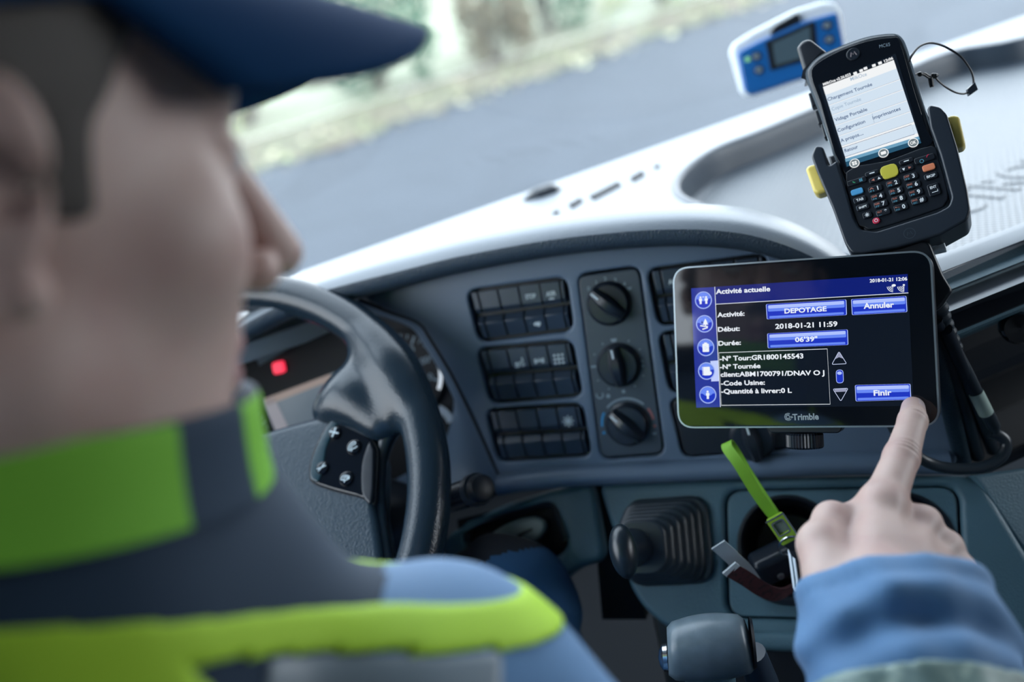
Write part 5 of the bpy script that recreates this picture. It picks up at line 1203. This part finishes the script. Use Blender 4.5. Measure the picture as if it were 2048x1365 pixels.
# cap
def sd_cap(p):
    q = (p - HC) @ HM
    sh = np.abs(sd_ell(q, (0, -.012, .056), (.086, .108, .092))) - .0022
    return smax(sh, -(q[:, 2] - (.048 + .22 * (q[:, 1] + .02))), .002)
m_cap = mat('navy_cap_cloth', (.003, .034, .105), .9, bump=('noise', 1800, .25, .0005), spec=.15)
cap_p = thing_cap = None
Vc, Qc = surface(sd_cap, HC - .14, HC + .17, .0028); capo = build_surface('cap', k2w(Vc), Qc, m_cap, driver)
bm_ = []; 
for i, v_ in enumerate(np.linspace(0, 1, 12)):
    row = []
    for u_ in np.linspace(-1, 1, 25):
        ang = u_ * 1.28; rx, ry = .083, .100 + (.094 * v_) * math.cos(ang * .92) ** .6
        sn, cs = math.sin(ang), math.cos(ang); x = rx * math.copysign(abs(sn) ** (1 - .28 * v_), sn); y = -.012 + .100 * cs + .094 * v_ * abs(cs) ** .55
        z = .093 - .012 * v_ - 7.0 * x * x * (.55 + .45 * v_)
        row.append(Vector(k2w(hp_(x, y, z)[None])[0]))
    bm_.append(row)
k = MB(); k.loft(bm_, closed=False); bo = k.build('cap_brim', m_cap, capo, solid=.0045, sharp=80)

# jacket
def wr(p, n, f, a): return a * np.sin(p @ np.array(n) * f + 1.3 * np.sin(p @ np.array([n[2], n[0], n[1]]) * f * .6))
FA = N3(WR - EL); FL_ = np.linalg.norm(WR - EL); CUT = kpx(1782, 1192, .558)
cuffn = N3(FA + np.array([0, .25, 0]))
def sd_jacket(p):
    d = smin(sd_trunk(p, .022), sd_larm(p, .018), .03)
    d = smin(d, sd_cone(p, NB, np.array([-.186, -.066, -.372]), .095, .087), .03)
    d = smin(d, smin(sd_cone(p, SR, EL, .0695, .062), sd_cone(p, EL, WR + FA * .045, .062, .0495), .03), .03)
    tt = (p - EL) @ FA
    bd = (p - CUT) @ cuffn; xx = p[:, 0] - .205; arc = bd + 6 * xx * xx
    fold = .0060 * np.exp(-((arc + .020) / .010) ** 2) - .0075 * np.exp(-((arc + .037) / .0075) ** 2) * np.exp(-(xx / .035) ** 2) + .0045 * np.exp(-((arc + .052) / .012) ** 2) - .0014 * np.exp(-((bd + .013) / .0014) ** 2) + .0022 * np.sin(170 * p[:, 0] + 120 * p[:, 1]) * np.sin(90 * p[:, 1] - 60 * p[:, 0] + 1)
    d = d - np.where(tt > .08, fold, 0) * np.exp(-((np.linalg.norm(p - WR, axis=1)) / .16) ** 2)
    d = d - .002 * np.sin(p[:, 0] * 55 + 14 * p[:, 1] * 3) * np.sin(p[:, 1] * 40 + p[:, 2] * 60)
    d = smax(d, (p - CUT) @ cuffn, .006)                                     # cuff
    d = smax(d, -sd_cone(p, WR + FA * .012, WR + FA * .08, .037, .044), .004)
    d = smax(d, -sd_cone(p, NB + UPN * .03, np.array([-.188, .02, -.372]), .062, .079), .006)     # neck opening
    return smax(d, (PV - p) @ UPN + .02, .01)
JLO = np.minimum.reduce([PV - .2, SLF - .14, WRL - .1, ELL - .1]); JHI = np.maximum.reduce([NB + .12, SR + .12, EL + .1, WR + .08])
Vj, Qj = surface(sd_jacket, JLO, JHI, .0032)
fc = Vj[Qj].mean(1); sl_ = np.zeros(len(Qj), int)
nkd = np.linalg.norm((fc - NB) - ((fc - NB) @ UPN)[:, None] * UPN, axis=1)
sl_[(fc[:, 0] < .06) & (nkd < .118) & (fc[:, 1] > -.155)] = 1
m_jb = mat('blue_work_cloth', (.075, .19, .37), .75, bump=('noise', 1400, .3, .0006), sheen=.15)
m_lime2 = mat('hi_vis_lime', (.40, .66, .03), .7, bump=('noise', 1400, .25, .0005)); m_ref = mat('reflective_tape', (.20, .25, .29), .4)
m_jn = mat('navy_work_cloth', (.010, .030, .062), .8); m_reft = mat('worn_reflective_tape', (.19, .28, .26), .45, noise=(55, (.46, .58, .50), .56, .66))
jk = build_surface('jacket', k2w(Vj), Qj, [m_jb, m_jn], driver, sl_)
# bands sewn on the jacket: a thin layer over the cloth between two cuts
def band(name, m, lo, hi, cuts, h=.0026, lift=.0016):
    def f(p):
        d = sd_jacket(p); d = np.maximum(d - lift, -(d + .005))
        for g in cuts: d = np.maximum(d, g(p))
        return d
    V, Q = surface(f, lo, hi, h)
    lab = np.arange(len(V))
    while True:
        m_ = lab[Q].min(1); new = lab.copy(); np.minimum.at(new, Q.ravel(), np.repeat(m_, 4)); new = new[new]
        if (new == lab).all(): break
        lab = new
    u_, c_ = np.unique(lab, return_counts=True); keep = lab == u_[c_.argmax()]; Q = Q[keep[Q[:, 0]]]
    ids = np.cumsum(keep) - 1; V = V[keep]; Q = ids[Q]
    return build_surface(name, k2w(V), Q, m, jk)
def yb(p): return p[:, 1] + .08 * (p[:, 0] + .05) + .0075 * np.clip((p[:, 0] + .12) / .06, 0, 1)
TL_, TH_ = np.array([-.33, -.17, -.52]), np.array([.06, -.06, -.18])
band('hi_vis_band', m_lime2, TL_, TH_, [lambda p: yb(p) + .0935, lambda p: np.minimum(-.107 - yb(p), np.maximum(-.135 - yb(p), p[:, 0] + .105 - .9 * (-.106 - yb(p)))), lambda p: p[:, 0] - .05])
band('reflective_strip', m_ref, np.array([-.33, -.17, -.44]), TH_, [lambda p: yb(p) + .107, lambda p: -.150 - yb(p), lambda p: -.085 - p[:, 0], lambda p: p[:, 0] + .003], lift=.0010)
band('sleeve_tape', m_reft, np.minimum(WR, EL) - .09, np.maximum(WR, EL) + .09, [lambda p: (p - CUT) @ cuffn + .060, lambda p: -.115 - (p - CUT) @ cuffn])
# standing collar
cu = N3([-.02, 1, .10]); crr = N3(np.array([1, 0, 0]) - cu * cu[0]); cf = np.cross(cu, crr)
cc_ = np.array([-.186, -.052, -.372])
def ringp(a, r, h): return cc_ + crr * (r * math.cos(a)) + cf * (r * math.sin(a) * (1.12 if math.sin(a) > 0 else 1.0)) + cu * h
rows_o, rows_i = [], []
AN = np.linspace(math.radians(-262), math.radians(62), 82)       # open at the throat
k = MB(); prof_ = [(.0, -.006, .006), (.25, .003, .004), (.5, .012, .003), (.75, .022, .002), (1, .030, .002)]
outer_ = [[Vector(k2w(ringp(a, .088 + fl_, h)[None])[0]) for a in AN] for t, h, fl_ in prof_]
inner_ = [[Vector(k2w(ringp(a, .081 + fl_, h + (.0 if t < 1 else -.002))[None])[0]) for a in AN] for t, h, fl_ in reversed(prof_)]
k.loft(outer_ + inner_, closed=False)
nA = len(AN); fs_ = k.f; mi_ = []
rows_n = len(outer_) + len(inner_)
for r_ in range(rows_n - 1):
    for a_ in range(nA - 1):
        inner__ = r_ >= len(outer_) - 1; edge__ = -30 < math.degrees(AN[a_]) < -7
        mi_.append(1 if (inner__ or edge__) else 0)
k.mi = mi_
k.build('collar', [mat('collar_lime', (.17, .46, .03), .75, bump=('noise', 1400, .25, .0005)), m_jn], jk, sharp=70, solid=None, subsurf=1)
# trousers
def sd_tr(p):
    d = sd_legs(p, .010); d = smin(d, sd_cone(p, HIPS[0], HIPS[1], .11, .11), .05)
    d = d - .002 * np.sin(p[:, 0] * 90 + p[:, 1] * 120)
    d = smax(d, -((p - FTR) @ UPN) + .03, .004) if False else d
    return d
TLO = np.minimum.reduce([PV - .2, FTR - .1, FTL - .1]); THI = np.maximum.reduce([PV + .2, KNR + .1, KNL + .1])
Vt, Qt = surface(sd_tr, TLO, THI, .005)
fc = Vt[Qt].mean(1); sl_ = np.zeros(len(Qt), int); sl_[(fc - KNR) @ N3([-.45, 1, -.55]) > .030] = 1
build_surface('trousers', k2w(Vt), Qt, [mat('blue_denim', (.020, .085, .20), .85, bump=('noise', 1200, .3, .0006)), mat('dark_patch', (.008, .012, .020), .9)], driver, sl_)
# seat under him (mostly out of view)
seat = thing('driver_seat', 'black cloth driver seat under and behind the driver', 'seat', loc=k2w((PV - UPN * .2)[None])[0])
sp_ = Vector(k2w(PV[None])[0]); FS = Frame((sp_.x, sp_.y, sp_.z), (1, 0, 0), (0, 1, 0))
k = MB(); k.plate(rrect(-.26, -.22, .26, .30, .08), -.27, -.15, .04); k.build('cushion', M['black'], seat, FS)
k = MB(); k.plate(rrect(-.20, -.18, .20, .22, .04), -sp_.z + .0, -.27, .02); k.build('pedestal', M['black'], seat, FS)

if 0:
    pass
